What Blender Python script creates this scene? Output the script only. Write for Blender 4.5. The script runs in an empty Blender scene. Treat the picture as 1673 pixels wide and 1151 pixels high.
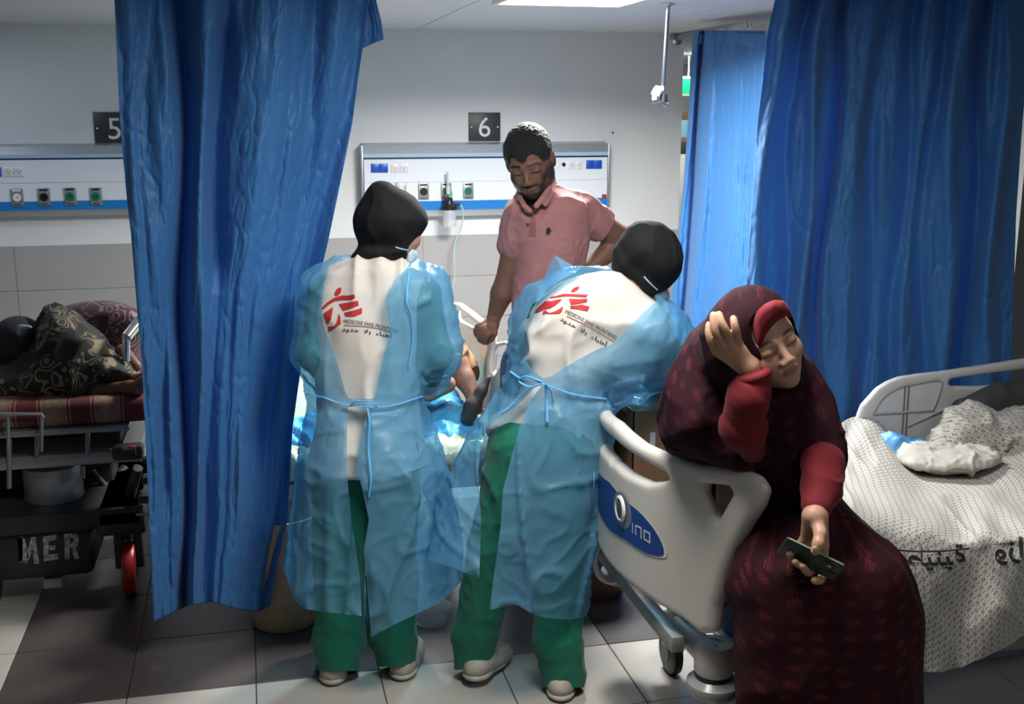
import bpy, bmesh, math, random
import numpy as np
from mathutils import Vector, Matrix
from mathutils.bvhtree import BVHTree
random.seed(7); np.random.seed(7)
sc = bpy.context.scene
COL = sc.collection
# ---------------------------------------------------------------- camera
F = 1830.0; PITCH = .2145; YAW = .2302; CAMH = 1.83
cp, sp, cy_, sy_ = math.cos(PITCH), math.sin(PITCH), math.cos(YAW), math.sin(YAW)
FW = np.array([sy_*cp, cy_*cp, -sp]); RT = np.array([cy_, -sy_, 0.0]); DN = -np.array([sy_*sp, cy_*sp, cp])
FH = np.array([sy_, cy_, 0.0]); UP = np.array([0, 0, 1.0]); CC = np.array([0, 0, CAMH])
cam = bpy.data.cameras.new('camera'); camo = bpy.data.objects.new('camera', cam); COL.objects.link(camo)
cam.sensor_width = 36; cam.lens = F/1673*36; cam.clip_start = .05; cam.clip_end = 60
M = Matrix(((RT[0], -DN[0], -FW[0], 0), (RT[1], -DN[1], -FW[1], 0), (RT[2], -DN[2], -FW[2], CAMH), (0, 0, 0, 1)))
camo.matrix_world = M; sc.camera = camo
# ---------------------------------------------------------------- world, lights, exposure
sc.view_settings.view_transform = 'Standard'; sc.view_settings.look = 'None'
sc.view_settings.gamma = 1; sc.view_settings.use_curve_mapping = False
sc.view_settings.exposure = 0.25
w = bpy.data.worlds.new('world'); sc.world = w; w.use_nodes = True
w.node_tree.nodes['Background'].inputs[0].default_value = (.62, .74, 1, 1)
w.node_tree.nodes['Background'].inputs[1].default_value = .10
def area(name, loc, sx, sy, power, col=(1, .98, .95), rot=(0, 0, 0), spread=180):
    l = bpy.data.lights.new(name, 'AREA'); l.shape = 'RECTANGLE'; l.size = sx; l.size_y = sy; l.energy = power; l.color = col; l.spread = math.radians(spread)
    o = bpy.data.objects.new(name, l); COL.objects.link(o); o.location = loc; o.rotation_euler = rot
    return o
CEIL = 2.30
area('bay_light', (1.40, 4.78, CEIL-.03), .56, .56, 122, (1, .99, .95), spread=162)
area('aisle_light', (.75, 2.35, CEIL-.03), .56, .56, 38, (1, .97, .92))
area('aisle_light', (1.9, .3, CEIL-.03), .56, .56, 13, (1, .97, .92))
area('corridor_light', (3.6, 9.6, CEIL-.03), .56, .56, 30)
area('far_bay_fill', (-1.7, 5.9, CEIL-.03), .56, .56, 6.0, (.70, .82, 1))  # added dim bluish fill; the ceiling lamp of this bay is off
# ---------------------------------------------------------------- pixel to world
def ray(x, y): return FW + RT*(x-836.5)/F + DN*(y-575.5)/F
def A(x, y, D):                      # point at horizontal distance D from the camera
    d = ray(x, y); return CC + d*D/(d@FH)
def WY(x, y, Y): d = ray(x, y); return CC + d*Y/d[1]
def WX(x, y, X): d = ray(x, y); return CC + d*X/d[0]
def WZ(x, y, Z): d = ray(x, y); return CC + d*(Z-CAMH)/d[2]
def proj(P):
    q = np.asarray(P, float)-CC; z = q@FW
    return 836.5+F*(q@RT)/z, 575.5+F*(q@DN)/z
def hd(P): return (np.asarray(P)-CC)@FH
# ---------------------------------------------------------------- noise
def _h(i, j, k, s):
    n = (i*374761393 + j*668265263 + k*2147483647 + s*1442695041) & 0xffffffff
    n = ((n ^ (n >> 13))*1274126177) & 0xffffffff
    return ((n ^ (n >> 16)) & 0xffff)/32767.5-1
def noise(P, s=0):
    P = np.asarray(P, float); i = np.floor(P).astype(np.int64); f = P-i; f = f*f*(3-2*f)
    r = 0
    for a in (0, 1):
        for b in (0, 1):
            for c in (0, 1):
                wgt = (f[..., 0] if a else 1-f[..., 0])*(f[..., 1] if b else 1-f[..., 1])*(f[..., 2] if c else 1-f[..., 2])
                r = r + wgt*_h(i[..., 0]+a, i[..., 1]+b, i[..., 2]+c, s)
    return r
def ridge(P, s=0): return 1-np.abs(noise(P, s))*2
def fbm(P, s=0, o=3):
    r = 0; a = 1.0
    for k in range(o): r = r+a*noise(np.asarray(P)*2**k, s+k); a *= .5
    return r
def sstep(a, b, x):
    t = np.clip((x-a)/(b-a), 0, 1); return t*t*(3-2*t)
def interp(y, pts):
    pts = sorted(pts); return np.interp(y, [p[0] for p in pts], [p[1] for p in pts])
def spline(pts, n=8):
    P = [np.array(p, float) for p in pts]; out = []
    for i in range(len(P)-1):
        a = P[max(i-1, 0)]; b = P[i]; c = P[i+1]; d = P[min(i+2, len(P)-1)]
        for k in range(n):
            t = k/n; out.append(.5*((2*b)+(c-a)*t+(2*a-5*b+4*c-d)*t*t+(3*b-a-3*c+d)*t**3))
    out.append(P[-1]); return np.array(out)
# ---------------------------------------------------------------- materials
MATS = {}
def nd(nt, t, **k):
    n = nt.nodes.new(t)
    for a, b in k.items(): setattr(n, a, b)
    return n
def mat(name, col, rough=.6, metal=0, spec=.5, bump=None, var=None, emit=None, coat=0, sheen=0, attr=None, alpha=None, sss=0):
    """bump=(scale, strength, distance), var=(scale, amount, colour2)"""
    if name in MATS: return MATS[name]
    m = bpy.data.materials.new(name); m.use_nodes = True; nt = m.node_tree; b = nt.nodes['Principled BSDF']; L = nt.links.new
    c = (*col, 1); b.inputs['Base Color'].default_value = c
    b.inputs['Roughness'].default_value = rough; b.inputs['Metallic'].default_value = metal
    b.inputs['Specular IOR Level'].default_value = spec
    b.inputs['Coat Weight'].default_value = coat; b.inputs['Sheen Weight'].default_value = sheen
    if sss: b.inputs['Subsurface Weight'].default_value = sss; b.inputs['Subsurface Radius'].default_value = (.012, .005, .003); b.inputs['Subsurface Scale'].default_value = 1
    tc = nd(nt, 'ShaderNodeTexCoord')
    src = None
    if attr:
        at = nd(nt, 'ShaderNodeAttribute', attribute_name=attr); src = at.outputs['Color']
    if var:
        n = nd(nt, 'ShaderNodeTexNoise'); n.inputs['Scale'].default_value = var[0]; n.inputs['Detail'].default_value = 5
        L(tc.outputs['Object'], n.inputs['Vector'])
        mx = nd(nt, 'ShaderNodeMix', data_type='RGBA'); r = nd(nt, 'ShaderNodeMapRange')
        r.inputs[1].default_value = .35; r.inputs[2].default_value = .7; r.inputs[4].default_value = var[1]
        L(n.outputs['Fac'], r.inputs[0]); L(r.outputs[0], mx.inputs[0])
        mx.inputs[6].default_value = c; mx.inputs[7].default_value = (*var[2], 1)
        if src: L(src, mx.inputs[6])
        src = mx.outputs[2]
    if src: L(src, b.inputs['Base Color'])
    if bump:
        n = nd(nt, 'ShaderNodeTexNoise'); n.inputs['Scale'].default_value = bump[0]; n.inputs['Detail'].default_value = 4
        L(tc.outputs['Object'], n.inputs['Vector'])
        bp = nd(nt, 'ShaderNodeBump'); bp.inputs['Strength'].default_value = bump[1]; bp.inputs['Distance'].default_value = bump[2]
        L(n.outputs['Fac'], bp.inputs['Height']); L(bp.outputs[0], b.inputs['Normal'])
    if emit: b.inputs['Emission Color'].default_value = (*emit[0], 1); b.inputs['Emission Strength'].default_value = emit[1]
    if alpha is not None: b.inputs['Alpha'].default_value = alpha
    MATS[name] = m; return m
# ---------------------------------------------------------------- objects
LOC = {}
def empty(name, loc):
    o = bpy.data.objects.new(name, None); COL.objects.link(o); o.location = loc; o.empty_display_size = .1
    LOC[o] = np.array(loc, float); return o
def tag(o, label=None, cat=None, group=None, kind=None):
    if label: o['label'] = label
    if cat: o['category'] = cat
    if group: o['group'] = group
    if kind: o['kind'] = kind
    return o
def thing(name, label, cat, loc, group=None): return tag(empty(name, tuple(float(v) for v in loc)), label, cat, group)
def part(name, V, Fc, m, parent=None, smooth=True, cols=None, uv=None, sharp=None, me=None, label=None):
    V = np.asarray(V, float); off = LOC.get(parent, np.zeros(3)) if parent is not None else np.zeros(3)
    me = bpy.data.meshes.new(name)
    if isinstance(Fc, np.ndarray):
        k = Fc.shape[1]; me.vertices.add(len(V)); me.vertices.foreach_set('co', (V-off).ravel())
        me.loops.add(Fc.size); me.loops.foreach_set('vertex_index', Fc.ravel().astype(np.int32))
        me.polygons.add(len(Fc)); me.polygons.foreach_set('loop_start', np.arange(0, Fc.size, k, dtype=np.int32))
        me.update(calc_edges=True)
    else:
        me.from_pydata([tuple(v) for v in V-off], [], [tuple(int(i) for i in f) for f in Fc])
    if smooth: me.polygons.foreach_set('use_smooth', np.ones(len(me.polygons), bool))
    if cols is not None:
        a = me.color_attributes.new('Col', 'FLOAT_COLOR', 'POINT'); a.data.foreach_set('color', np.c_[cols, np.ones(len(cols))].ravel())
    if uv is not None:
        ul = me.uv_layers.new(name='UVMap'); li = np.zeros(len(me.loops), np.int32); me.loops.foreach_get('vertex_index', li)
        ul.data.foreach_set('uv', np.asarray(uv, float)[li].ravel())
    if smooth and sharp: me.set_sharp_from_angle(angle=sharp)
    me.materials.append(m); me.update()
    o = bpy.data.objects.new(name, me); COL.objects.link(o); LOC[o] = off
    if parent is not None: o.parent = parent
    if label: o['label'] = label
    return o
class G:
    """collects simple solids and links them as one mesh"""
    def __init__(s): s.V = []; s.F = []; s.n = 0
    def add(s, V, Fc):
        V = np.asarray(V, float).reshape(-1, 3); s.V.append(V); s.F += [[int(i)+s.n for i in f] for f in Fc]; s.n += len(V); return s
    def box(s, c, d, bev=.004, R=None, seg=2):
        bm = bmesh.new(); bmesh.ops.create_cube(bm, size=1); bmesh.ops.scale(bm, vec=d, verts=bm.verts)
        if bev: bmesh.ops.bevel(bm, geom=bm.edges[:], offset=min(bev, min(d)*.45), segments=seg, affect='EDGES', profile=.5)
        if R is not None: bmesh.ops.transform(bm, matrix=R.to_4x4(), verts=bm.verts)
        bm.verts.index_update(); V = [v.co[:] for v in bm.verts]; Fc = [[v.index for v in f.verts] for f in bm.faces]; bm.free()
        return s.add(np.array(V)+np.array(c), Fc)
    def bx(s, a, b, bev=.004):
        a = np.array(a, float); b = np.array(b, float); return s.box((a+b)/2, np.abs(b-a), bev)
    def tube(s, pts, r, n=10, caps=True, flat=1.0):
        P = np.array(pts, float); m = len(P); T = np.gradient(P, axis=0); T /= np.linalg.norm(T, axis=1)[:, None]+1e-12
        rr = np.broadcast_to(r, (m,)); u = np.cross(T[0], [0, 0, 1.])
        if np.linalg.norm(u) < .1: u = np.cross(T[0], [0, 1., 0])
        V = []
        for i in range(m):
            u = u-T[i]*(u@T[i]); u /= np.linalg.norm(u); v = np.cross(T[i], u)
            for k in range(n):
                a = 2*math.pi*k/n; V.append(P[i]+rr[i]*(math.cos(a)*u+flat*math.sin(a)*v))
        Fc = [[i*n+k, i*n+(k+1) % n, (i+1)*n+(k+1) % n, (i+1)*n+k] for i in range(m-1) for k in range(n)]
        if caps: Fc += [list(range(n))[::-1], [(m-1)*n+k for k in range(n)]]
        return s.add(V, Fc)
    def lathe(s, c, prof, n=24, axis='z'):
        V = []
        for r, z in prof:
            for k in range(n):
                a = 2*math.pi*k/n; p = (r*math.cos(a), r*math.sin(a), z)
                if axis == 'y': p = (p[0], p[2], p[1])
                if axis == 'x': p = (p[2], p[0], p[1])
                V.append(np.array(p)+np.array(c))
        m = len(prof)
        Fc = [[i*n+k, i*n+(k+1) % n, (i+1)*n+(k+1) % n, (i+1)*n+k] for i in range(m-1) for k in range(n)]
        Fc += [list(range(n))[::-1], [(m-1)*n+k for k in range(n)]]
        return s.add(V, Fc)
    def obj(s, name, m, parent=None, smooth=True, sharp=.7, label=None):
        o = part(name, np.concatenate(s.V), s.F, m, parent, smooth, sharp=sharp, label=label)
        bm = bmesh.new(); bm.from_mesh(o.data); bmesh.ops.recalc_face_normals(bm, faces=bm.faces); bm.to_mesh(o.data); bm.free()
        return o
def dup(o, parent=None, loc=None, label=None):
    c = o.copy(); COL.objects.link(c)
    if parent is not None: c.parent = parent
    if loc is not None: c.location = loc
    if label: c['label'] = label
    for ch in list(o.children):
        if ch is not c: dup(ch, c)
    return c
# ---------------------------------------------------------------- distance fields
class Field:
    def __init__(s, h, k=.03): s.h = h; s.k = k; s.ops = []
    def cap(s, a, b, ra, rb=None, k=None, sub=False, fl=None):
        a = np.array(a, float); b = np.array(b, float); rb = ra if rb is None else rb; m = max(ra, rb)
        def f(P, a=a, b=b):
            d = b-a; q = P-a; t = np.clip((q@d)/max(d@d, 1e-12), 0, 1)
            e = q-t[..., None]*d
            if fl is not None:                      # fl=(direction, factor): squash along a direction
                n = np.array(fl[0], float); n = n/np.linalg.norm(n); c = e@n; e = e+n*(c*(1/fl[1]-1))[..., None]
            dd = np.sqrt((e*e).sum(-1))-(ra+(rb-ra)*t)
            return dd*(fl[1] if fl is not None else 1)
        s.ops.append((f, np.minimum(a, b)-m, np.maximum(a, b)+m, k if k is not None else s.k, sub)); return s
    def chain(s, pts, rs, k=None, fl=None):
        for i in range(len(pts)-1): s.cap(pts[i], pts[i+1], rs[i], rs[i+1], k, fl=fl)
        return s
    def ell(s, c, r, R=None, k=None, sub=False):
        c = np.array(c, float); r = np.array(r, float); R = np.eye(3) if R is None else np.array(R)   # rows of R = axes
        def f(P):
            q = (P-c)@R.T; k0 = np.sqrt(((q/r)**2).sum(-1)); k1 = np.sqrt(((q/(r*r))**2).sum(-1))+1e-9
            return k0*(k0-1)/k1
        e = np.abs(R.T)@r
        s.ops.append((f, c-e, c+e, k if k is not None else s.k, sub)); return s
    def fn(s, f, lo, hi, k=None, sub=False): s.ops.append((f, np.array(lo, float), np.array(hi, float), k if k is not None else s.k, sub)); return s
    def mesh(s, lo=None, hi=None, post=None):
        add = [o for o in s.ops if not o[4]]
        L = np.min([o[1] for o in add], axis=0)-s.h*4; Hh = np.max([o[2] for o in add], axis=0)+s.h*4
        if lo is not None: L = np.maximum(L, lo)
        if hi is not None: Hh = np.minimum(Hh, hi)
        n = np.ceil((Hh-L)/s.h).astype(int)+1; D = np.full(n, .2, np.float32)
        ax = [L[i]+np.arange(n[i])*s.h for i in range(3)]
        for f, a, b, k, sub in s.ops:
            i0 = np.maximum(np.floor((a-k-s.h*3-L)/s.h).astype(int), 0); i1 = np.minimum(np.ceil((b+k+s.h*3-L)/s.h).astype(int)+1, n)
            if (i1 <= i0).any(): continue
            sl = tuple(slice(i0[j], i1[j]) for j in range(3))
            P = np.stack(np.meshgrid(ax[0][sl[0]], ax[1][sl[1]], ax[2][sl[2]], indexing='ij'), -1)
            d = f(P); e = D[sl]
            if sub: d = -d; hh = np.clip(.5-.5*(d-e)/k, 0, 1); D[sl] = -((-d)*(1-hh)+(-e)*hh-k*hh*(1-hh)) if False else d*(1-hh)+e*hh+k*hh*(1-hh)
            else: hh = np.clip(.5+.5*(e-d)/max(k, 1e-6), 0, 1); D[sl] = e*(1-hh)+d*hh-k*hh*(1-hh)
        if post is not None:
            P = np.stack(np.meshgrid(*ax, indexing='ij'), -1); D = post(D, P).astype(np.float32)
        D[0] = D[-1] = .1; D[:, 0] = D[:, -1] = .1; D[:, :, 0] = D[:, :, -1] = .1
        return nets(D, L, s.h)
def nets(D, L, h):
    I = D < 0; a = [slice(0, -1), slice(1, None)]
    cnt = np.zeros(np.array(D.shape)-1, np.int16)
    for i in (0, 1):
        for j in (0, 1):
            for k in (0, 1): cnt += I[a[i], a[j], a[k]]
    cell = (cnt > 0) & (cnt < 8); idx = np.full(cell.shape, -1, np.int64); c = np.argwhere(cell); idx[cell] = np.arange(len(c))
    S = np.zeros((len(c), 3)); N = np.zeros(len(c))
    for ax in range(3):
        for u in (0, 1):
            for v in (0, 1):
                o = [0, 0, 0]; ot = [i for i in range(3) if i != ax]; o[ot[0]] = u; o[ot[1]] = v
                p = c+o; q = p.copy(); q[:, ax] += 1
                d0 = D[p[:, 0], p[:, 1], p[:, 2]]; d1 = D[q[:, 0], q[:, 1], q[:, 2]]; m = (d0 < 0) != (d1 < 0)
                t = d0/(d0-d1+1e-20); e = np.array(o, float)[None]+np.zeros((len(c), 3)); e[:, ax] = t
                S[m] += e[m]; N[m] += 1
    V = L+(c+S/N[:, None])*h; Q = []
    for ax in range(3):
        p = [slice(None)]*3; q = [slice(None)]*3; p[ax] = slice(0, -1); q[ax] = slice(1, None)
        A0 = I[tuple(p)]; B0 = I[tuple(q)]; e = np.argwhere(A0 != B0); ot = [i for i in range(3) if i != ax]
        e = e[(e[:, ot[0]] > 0) & (e[:, ot[1]] > 0)]
        ins = A0[e[:, 0], e[:, 1], e[:, 2]]
        def g(u, v):
            t = e.copy(); t[:, ot[0]] -= u; t[:, ot[1]] -= v; return idx[t[:, 0], t[:, 1], t[:, 2]]
        f = np.stack([g(0, 0), g(1, 0), g(1, 1), g(0, 1)], 1)
        flip = ins if ax != 1 else ~ins
        f[~flip] = f[~flip][:, ::-1]; Q.append(f)
    Q = np.concatenate(Q); Q = Q[(Q >= 0).all(1)]
    return V, Q
def vnormals(V, Q):
    n = np.cross(V[Q[:, 2]]-V[Q[:, 0]], V[Q[:, 3 if Q.shape[1] > 3 else 1]]-V[Q[:, 1 if Q.shape[1] > 3 else 0]])
    if Q.shape[1] == 3: n = np.cross(V[Q[:, 1]]-V[Q[:, 0]], V[Q[:, 2]]-V[Q[:, 0]])
    N = np.zeros_like(V)
    for k in range(Q.shape[1]):
        for j in range(3): N[:, j] += np.bincount(Q[:, k], n[:, j], len(V))
    return N/(np.linalg.norm(N, axis=1)[:, None]+1e-12)
def relax(V, Q, it=2, lam=.5):
    for _ in range(it):
        S = np.zeros_like(V); C = np.zeros(len(V)); K = Q.shape[1]
        for k in range(K):
            a = Q[:, k]; b = Q[:, (k+1) % K]
            for j in range(3): S[:, j] += np.bincount(a, V[b, j], len(V))+np.bincount(b, V[a, j], len(V))
            C += np.bincount(a, minlength=len(V))+np.bincount(b, minlength=len(V))
        V = V+lam*(S/np.maximum(C, 1)[:, None]-V)
    return V
def tri(Q): return np.concatenate([Q[:, [0, 1, 2]], Q[:, [0, 2, 3]]]) if Q.shape[1] == 4 else Q
def clip(V, T, f, attrs=None):
    """keep the part of a triangle mesh where f > 0, cut exactly along f = 0"""
    T = tri(T); s = f > 0; n = s[T].sum(1); out = [T[n == 3]]; newV = [V]; base = len(V); newf = [f]
    for cnt in (1, 2):
        t = T[n == cnt]
        if not len(t): continue
        m = s[t] if cnt == 1 else ~s[t]; k = m.argmax(1); r = np.arange(len(t))
        a = t[r, k]; b = t[r, (k+1) % 3]; c = t[r, (k+2) % 3]
        def mid(p, q):
            w_ = (f[p]/(f[p]-f[q]+1e-20))[:, None]; return V[p]+(V[q]-V[p])*w_
        ab = mid(a, b); ac = mid(a, c); iab = base+r; iac = base+len(t)+r; newV += [ab, ac]; base += 2*len(t)
        if cnt == 1: out.append(np.stack([a, iab, iac], 1))
        else: out += [np.stack([iab, b, c], 1), np.stack([iab, c, iac], 1)]
    V = np.concatenate(newV); T = np.concatenate(out)
    # weld duplicates on cut
    key = np.round(V*1e5).astype(np.int64); _, first, inv = np.unique(key, axis=0, return_index=True, return_inverse=True)
    inv = inv.ravel(); T = inv[T]; V = V[first]
    T = T[(T[:, 0] != T[:, 1]) & (T[:, 1] != T[:, 2]) & (T[:, 0] != T[:, 2])]
    used = np.unique(T); mp = np.full(len(V), -1); mp[used] = np.arange(len(used))
    return V[used], mp[T]
def sdpoly(X, Y, poly):
    """signed distance to a polygon, negative inside"""
    P = np.array(poly, float); d = np.full(X.shape, 1e18); s = np.ones(X.shape); n = len(P)
    for i in range(n):
        a = P[i]; b = P[i-1]; e = b-a; wx = X-a[0]; wy = Y-a[1]
        t = np.clip((wx*e[0]+wy*e[1])/(e@e+1e-18), 0, 1); d = np.minimum(d, (wx-e[0]*t)**2+(wy-e[1]*t)**2)
        c1 = Y >= a[1]; c2 = Y < b[1]; c3 = e[0]*wy > e[1]*wx
        s = np.where((c1 & c2 & c3) | (~c1 & ~c2 & ~c3), -s, s)
    return s*np.sqrt(d)
def slab(outer, holes, th, rnd, O, U, Vv, bend=None, h=.005, ok=1):
    """rounded plate: outline polygons in (u,v), plate normal = U x Vv through O, bend(u)->offset"""
    O = np.array(O, float); U = np.array(U, float); Vv = np.array(Vv, float); W = np.cross(U, Vv)
    o = np.array(outer); lo = o.min(0)-.02; hi = o.max(0)+.02
    nu, nv, nw = [int(math.ceil(a/h)) for a in (hi[0]-lo[0], hi[1]-lo[1], th+.03)]
    u = lo[0]+np.arange(nu)*h; v = lo[1]+np.arange(nv)*h; w_ = -(th/2+.015)+np.arange(nw+1)*h
    X, Y = np.meshgrid(u, v, indexing='ij'); d = sdpoly(X, Y, outer)
    for hl in holes: d = np.maximum(d, -sdpoly(X, Y, hl))
    dx = np.maximum(d+rnd, 0)[..., None]; dz = np.maximum(np.abs(w_)-th/2+rnd, 0)[None, None]
    D = np.sqrt(dx**2+dz**2)+np.minimum(np.maximum(d[..., None]+rnd, (np.abs(w_)-th/2+rnd)[None, None]), 0)-rnd
    D[0] = D[-1] = .1; D[:, 0] = D[:, -1] = .1; D[:, :, 0] = D[:, :, -1] = .1
    V, Q = nets(D.astype(np.float32), np.array([lo[0], lo[1], w_[0]]), h); V = relax(V, Q, 2, .4)
    b = bend(V[:, 0]) if bend else 0
    return O+V[:, :1]*U+V[:, 1:2]*Vv+(V[:, 2:3]+(b[:, None] if bend else 0))*W, Q
def sheetgrid(Pf, nu, nv):
    u, v = np.meshgrid(np.linspace(0, 1, nu), np.linspace(0, 1, nv), indexing='ij'); V = Pf(u, v).reshape(-1, 3)
    i, j = np.meshgrid(np.arange(nu-1), np.arange(nv-1), indexing='ij'); a = (i*nv+j).ravel()
    return V, np.stack([a, a+nv, a+nv+1, a+1], 1), np.stack([u.ravel(), v.ravel()], 1)
def loft(fld, rows, k=None, e=2.2):
    """rows: (pixel row, x left, x right, D, half depth): an upright solid with elliptical rings"""
    R = []
    for y, xl, xr, D, b in rows:
        L_ = A(xl, y, D); Rr = A(xr, y, D); R.append(((L_[2]+Rr[2])/2, (L_@RT+Rr@RT)/2, abs(Rr@RT-L_@RT)/2, D, b))
    R.sort(); R = np.array(R); z, c, a, D, b = R.T
    def f(P):
        zz = P[..., 2]; s = P@RT; h = (P-CC)@FH; ci = np.interp(zz, z, c); ai = np.interp(zz, z, a); Di = np.interp(zz, z, D); bi = np.interp(zz, z, b)
        d = ((np.abs((s-ci)/ai))**e+(np.abs((h-Di)/bi))**e+1e-9)**(1/e)-1; d = d*np.minimum(ai, bi)
        zd = np.maximum(z[0]-zz, zz-z[-1]); return np.maximum(d, zd)
    P = np.array([CC*[1, 1, 0]*0+RT*(cc+s*aa)+FH*(dd+t*bb) for zz, cc, aa, dd, bb in R for s in (-1, 1) for t in (-1, 1)])
    lo = P.min(0); hi = P.max(0); lo[2] = z[0]; hi[2] = z[-1]; return fld.fn(f, lo, hi, k)
def puff(fld, poly, D0, b, R=.06, k=None, sub=False):
    """a rounded solid whose outline is the given polygon; D0 may be a function of the pixel row and column"""
    poly = np.array(poly, float); lo = poly.min(0)-50; hi = poly.max(0)+50; st = 2.0
    gx = np.arange(lo[0], hi[0], st); gy = np.arange(lo[1], hi[1], st); X, Y = np.meshgrid(gx, gy, indexing='ij'); S = sdpoly(X, Y, poly)
    Df = D0 if callable(D0) else (lambda x, y: D0+0*x)
    def f(P):
        q = P-CC; w_ = np.maximum(q@FW, .1); x = 836.5+F*(q@RT)/w_; y = 575.5+F*(q@DN)/w_
        u = np.clip((x-gx[0])/st, 0, len(gx)-1.001); v = np.clip((y-gy[0])/st, 0, len(gy)-1.001); i = u.astype(int); j = v.astype(int); a_ = u-i; c_ = v-j
        d = S[i, j]*(1-a_)*(1-c_)+S[i+1, j]*a_*(1-c_)+S[i, j+1]*(1-a_)*c_+S[i+1, j+1]*a_*c_
        e = np.maximum(1+d*w_/F/R, 0); h = (q@FH)-Df(x, y); return (np.sqrt(e*e+(h/b)**2)-1)*min(b, R)*.9
    pts = []
    for p in poly:
        for dd in (-b, b): pts.append(A(p[0], p[1], float(Df(np.array(p[0]), np.array(p[1])))+dd))
    pts = np.array(pts); return fld.fn(f, pts.min(0)-.01, pts.max(0)+.01, k, sub)
# flat print laid on a surface
def decal(name, polys2d, bvh, frame, m, parent, off=.0015, step=.008, label=None):
    """polys2d: list of polygons (list of (u,v)); frame=(origin, U, V, dir): cast along dir from origin+uU+vV"""
    O, U, Vv, d = [np.array(a, float) for a in frame]; Vs = []; Fs = []; n0 = 0
    for poly in polys2d:
        bm = bmesh.new(); vs = [bm.verts.new((p[0], p[1], 0)) for p in poly]
        try: f = bm.faces.new(vs)
        except ValueError: bm.free(); continue
        bmesh.ops.triangulate(bm, faces=bm.faces[:])
        for _ in range(4):
            es = [e for e in bm.edges if e.calc_length() > step]
            if not es: break
            bmesh.ops.subdivide_edges(bm, edges=es, cuts=1); bmesh.ops.triangulate(bm, faces=bm.faces[:])
        bm.verts.index_update()
        for v in bm.verts:
            o = O+U*v.co[0]+Vv*v.co[1]; hit = bvh.ray_cast(Vector(o), Vector(d))
            Vs.append(np.array(hit[0])-d*off if hit[0] is not None else None)
        Fs += [[v.index+n0 for v in f.verts] for f in bm.faces]; n0 += len(bm.verts); bm.free()
    ok = [f for f in Fs if all(Vs[i] is not None for i in f)]
    Vs = [v if v is not None else np.zeros(3) for v in Vs]
    us = sorted({i for f in ok for i in f}); mp = {i: k for k, i in enumerate(us)}
    if not us: return None
    return part(name, [Vs[i] for i in us], [[mp[i] for i in f] for f in ok], m, parent, label=label)
def text_polys(txt, size, font=None, shear=0, bold=0):
    """outline of a text as triangles in 2d"""
    c = bpy.data.curves.new('t', 'FONT'); c.body = txt; c.size = size; c.shear = shear; c.align_x = 'LEFT'; c.resolution_u = 3; c.offset = bold
    if font: c.font = font
    o = bpy.data.objects.new('t', c); COL.objects.link(o); dg = bpy.context.evaluated_depsgraph_get(); dg.update()
    me = bpy.data.meshes.new_from_object(o.evaluated_get(dg)); me.calc_loop_triangles()
    T = [[(me.vertices[i].co[0], me.vertices[i].co[1]) for i in t.vertices] for t in me.loop_triangles]
    bpy.data.objects.remove(o); bpy.data.curves.remove(c); bpy.data.meshes.remove(me)
    return T
def flat_text(name, txt, size, O, U, Vv, m, parent, th=.0006, center=False, font=None, xs=1):
    T = text_polys(txt, size, font); xsx = [p[0] for t in T for p in t]; dx = -(min(xsx)+max(xsx))/2 if center else 0
    O, U, Vv = [np.array(a, float) for a in (O, U, Vv)]; W = np.cross(U, Vv); V = []; Fc = []
    for t in T:
        n = len(V); V += [O+U*(p[0]+dx)*xs+Vv*p[1]+W*th for p in t]; Fc.append([n, n+1, n+2])
    return part(name, V, Fc, m, parent, smooth=False)
def polyflat(name, poly, O, U, Vv, th, m, parent, label=None, bev=0):
    O, U, Vv = [np.array(a, float) for a in (O, U, Vv)]; W = np.cross(U, Vv); n = len(poly)
    V = [O+U*p[0]+Vv*p[1] for p in poly]+[O+U*p[0]+Vv*p[1]+W*th for p in poly]
    return G().add(V, [list(range(n))[::-1], [n+i for i in range(n)]]+[[i, (i+1) % n, n+(i+1) % n, n+i] for i in range(n)]).obj(name, m, parent, smooth=False, label=label)

def cast(bvh, x, y, off=.002):
    d = ray(x, y); d = d/np.linalg.norm(d); hit = bvh.ray_cast(Vector(CC), Vector(d))
    return None if hit[0] is None else np.array(hit[0])-d*off
def decal_px(name, polys, bvh, m, parent, off=.0015, step=5.0, label=None):
    """flat print given in photo pixels, wrapped on to the surface it is printed on"""
    Vs = []; Fs = []; n0 = 0
    for poly in polys:
        bm = bmesh.new(); vs = [bm.verts.new((p[0], p[1], 0)) for p in poly]
        try: bm.faces.new(vs)
        except ValueError: bm.free(); continue
        bmesh.ops.triangulate(bm, faces=bm.faces[:])
        for _ in range(4):
            es = [e for e in bm.edges if e.calc_length() > step]
            if not es: break
            bmesh.ops.subdivide_edges(bm, edges=es, cuts=1); bmesh.ops.triangulate(bm, faces=bm.faces[:])
        bm.verts.index_update()
        for v in bm.verts: Vs.append(cast(bvh, v.co[0], v.co[1], off))
        Fs += [[v.index+n0 for v in f.verts] for f in bm.faces]; n0 += len(bm.verts); bm.free()
    ok = [f for f in Fs if all(Vs[i] is not None for i in f)]
    ok = [f for f in ok if max(np.linalg.norm(Vs[f[0]]-Vs[f[1]]), np.linalg.norm(Vs[f[1]]-Vs[f[2]])) < .05]
    us = sorted({i for f in ok for i in f}); mp = {i: k for k, i in enumerate(us)}
    if not us: return None
    return part(name, [Vs[i] for i in us], [[mp[i] for i in f] for f in ok], m, parent, label=label)
def bvh_of(V, Q): return BVHTree.FromPolygons([tuple(v) for v in V], [tuple(int(i) for i in q) for q in Q])
def pix(V): return proj(V)
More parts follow.
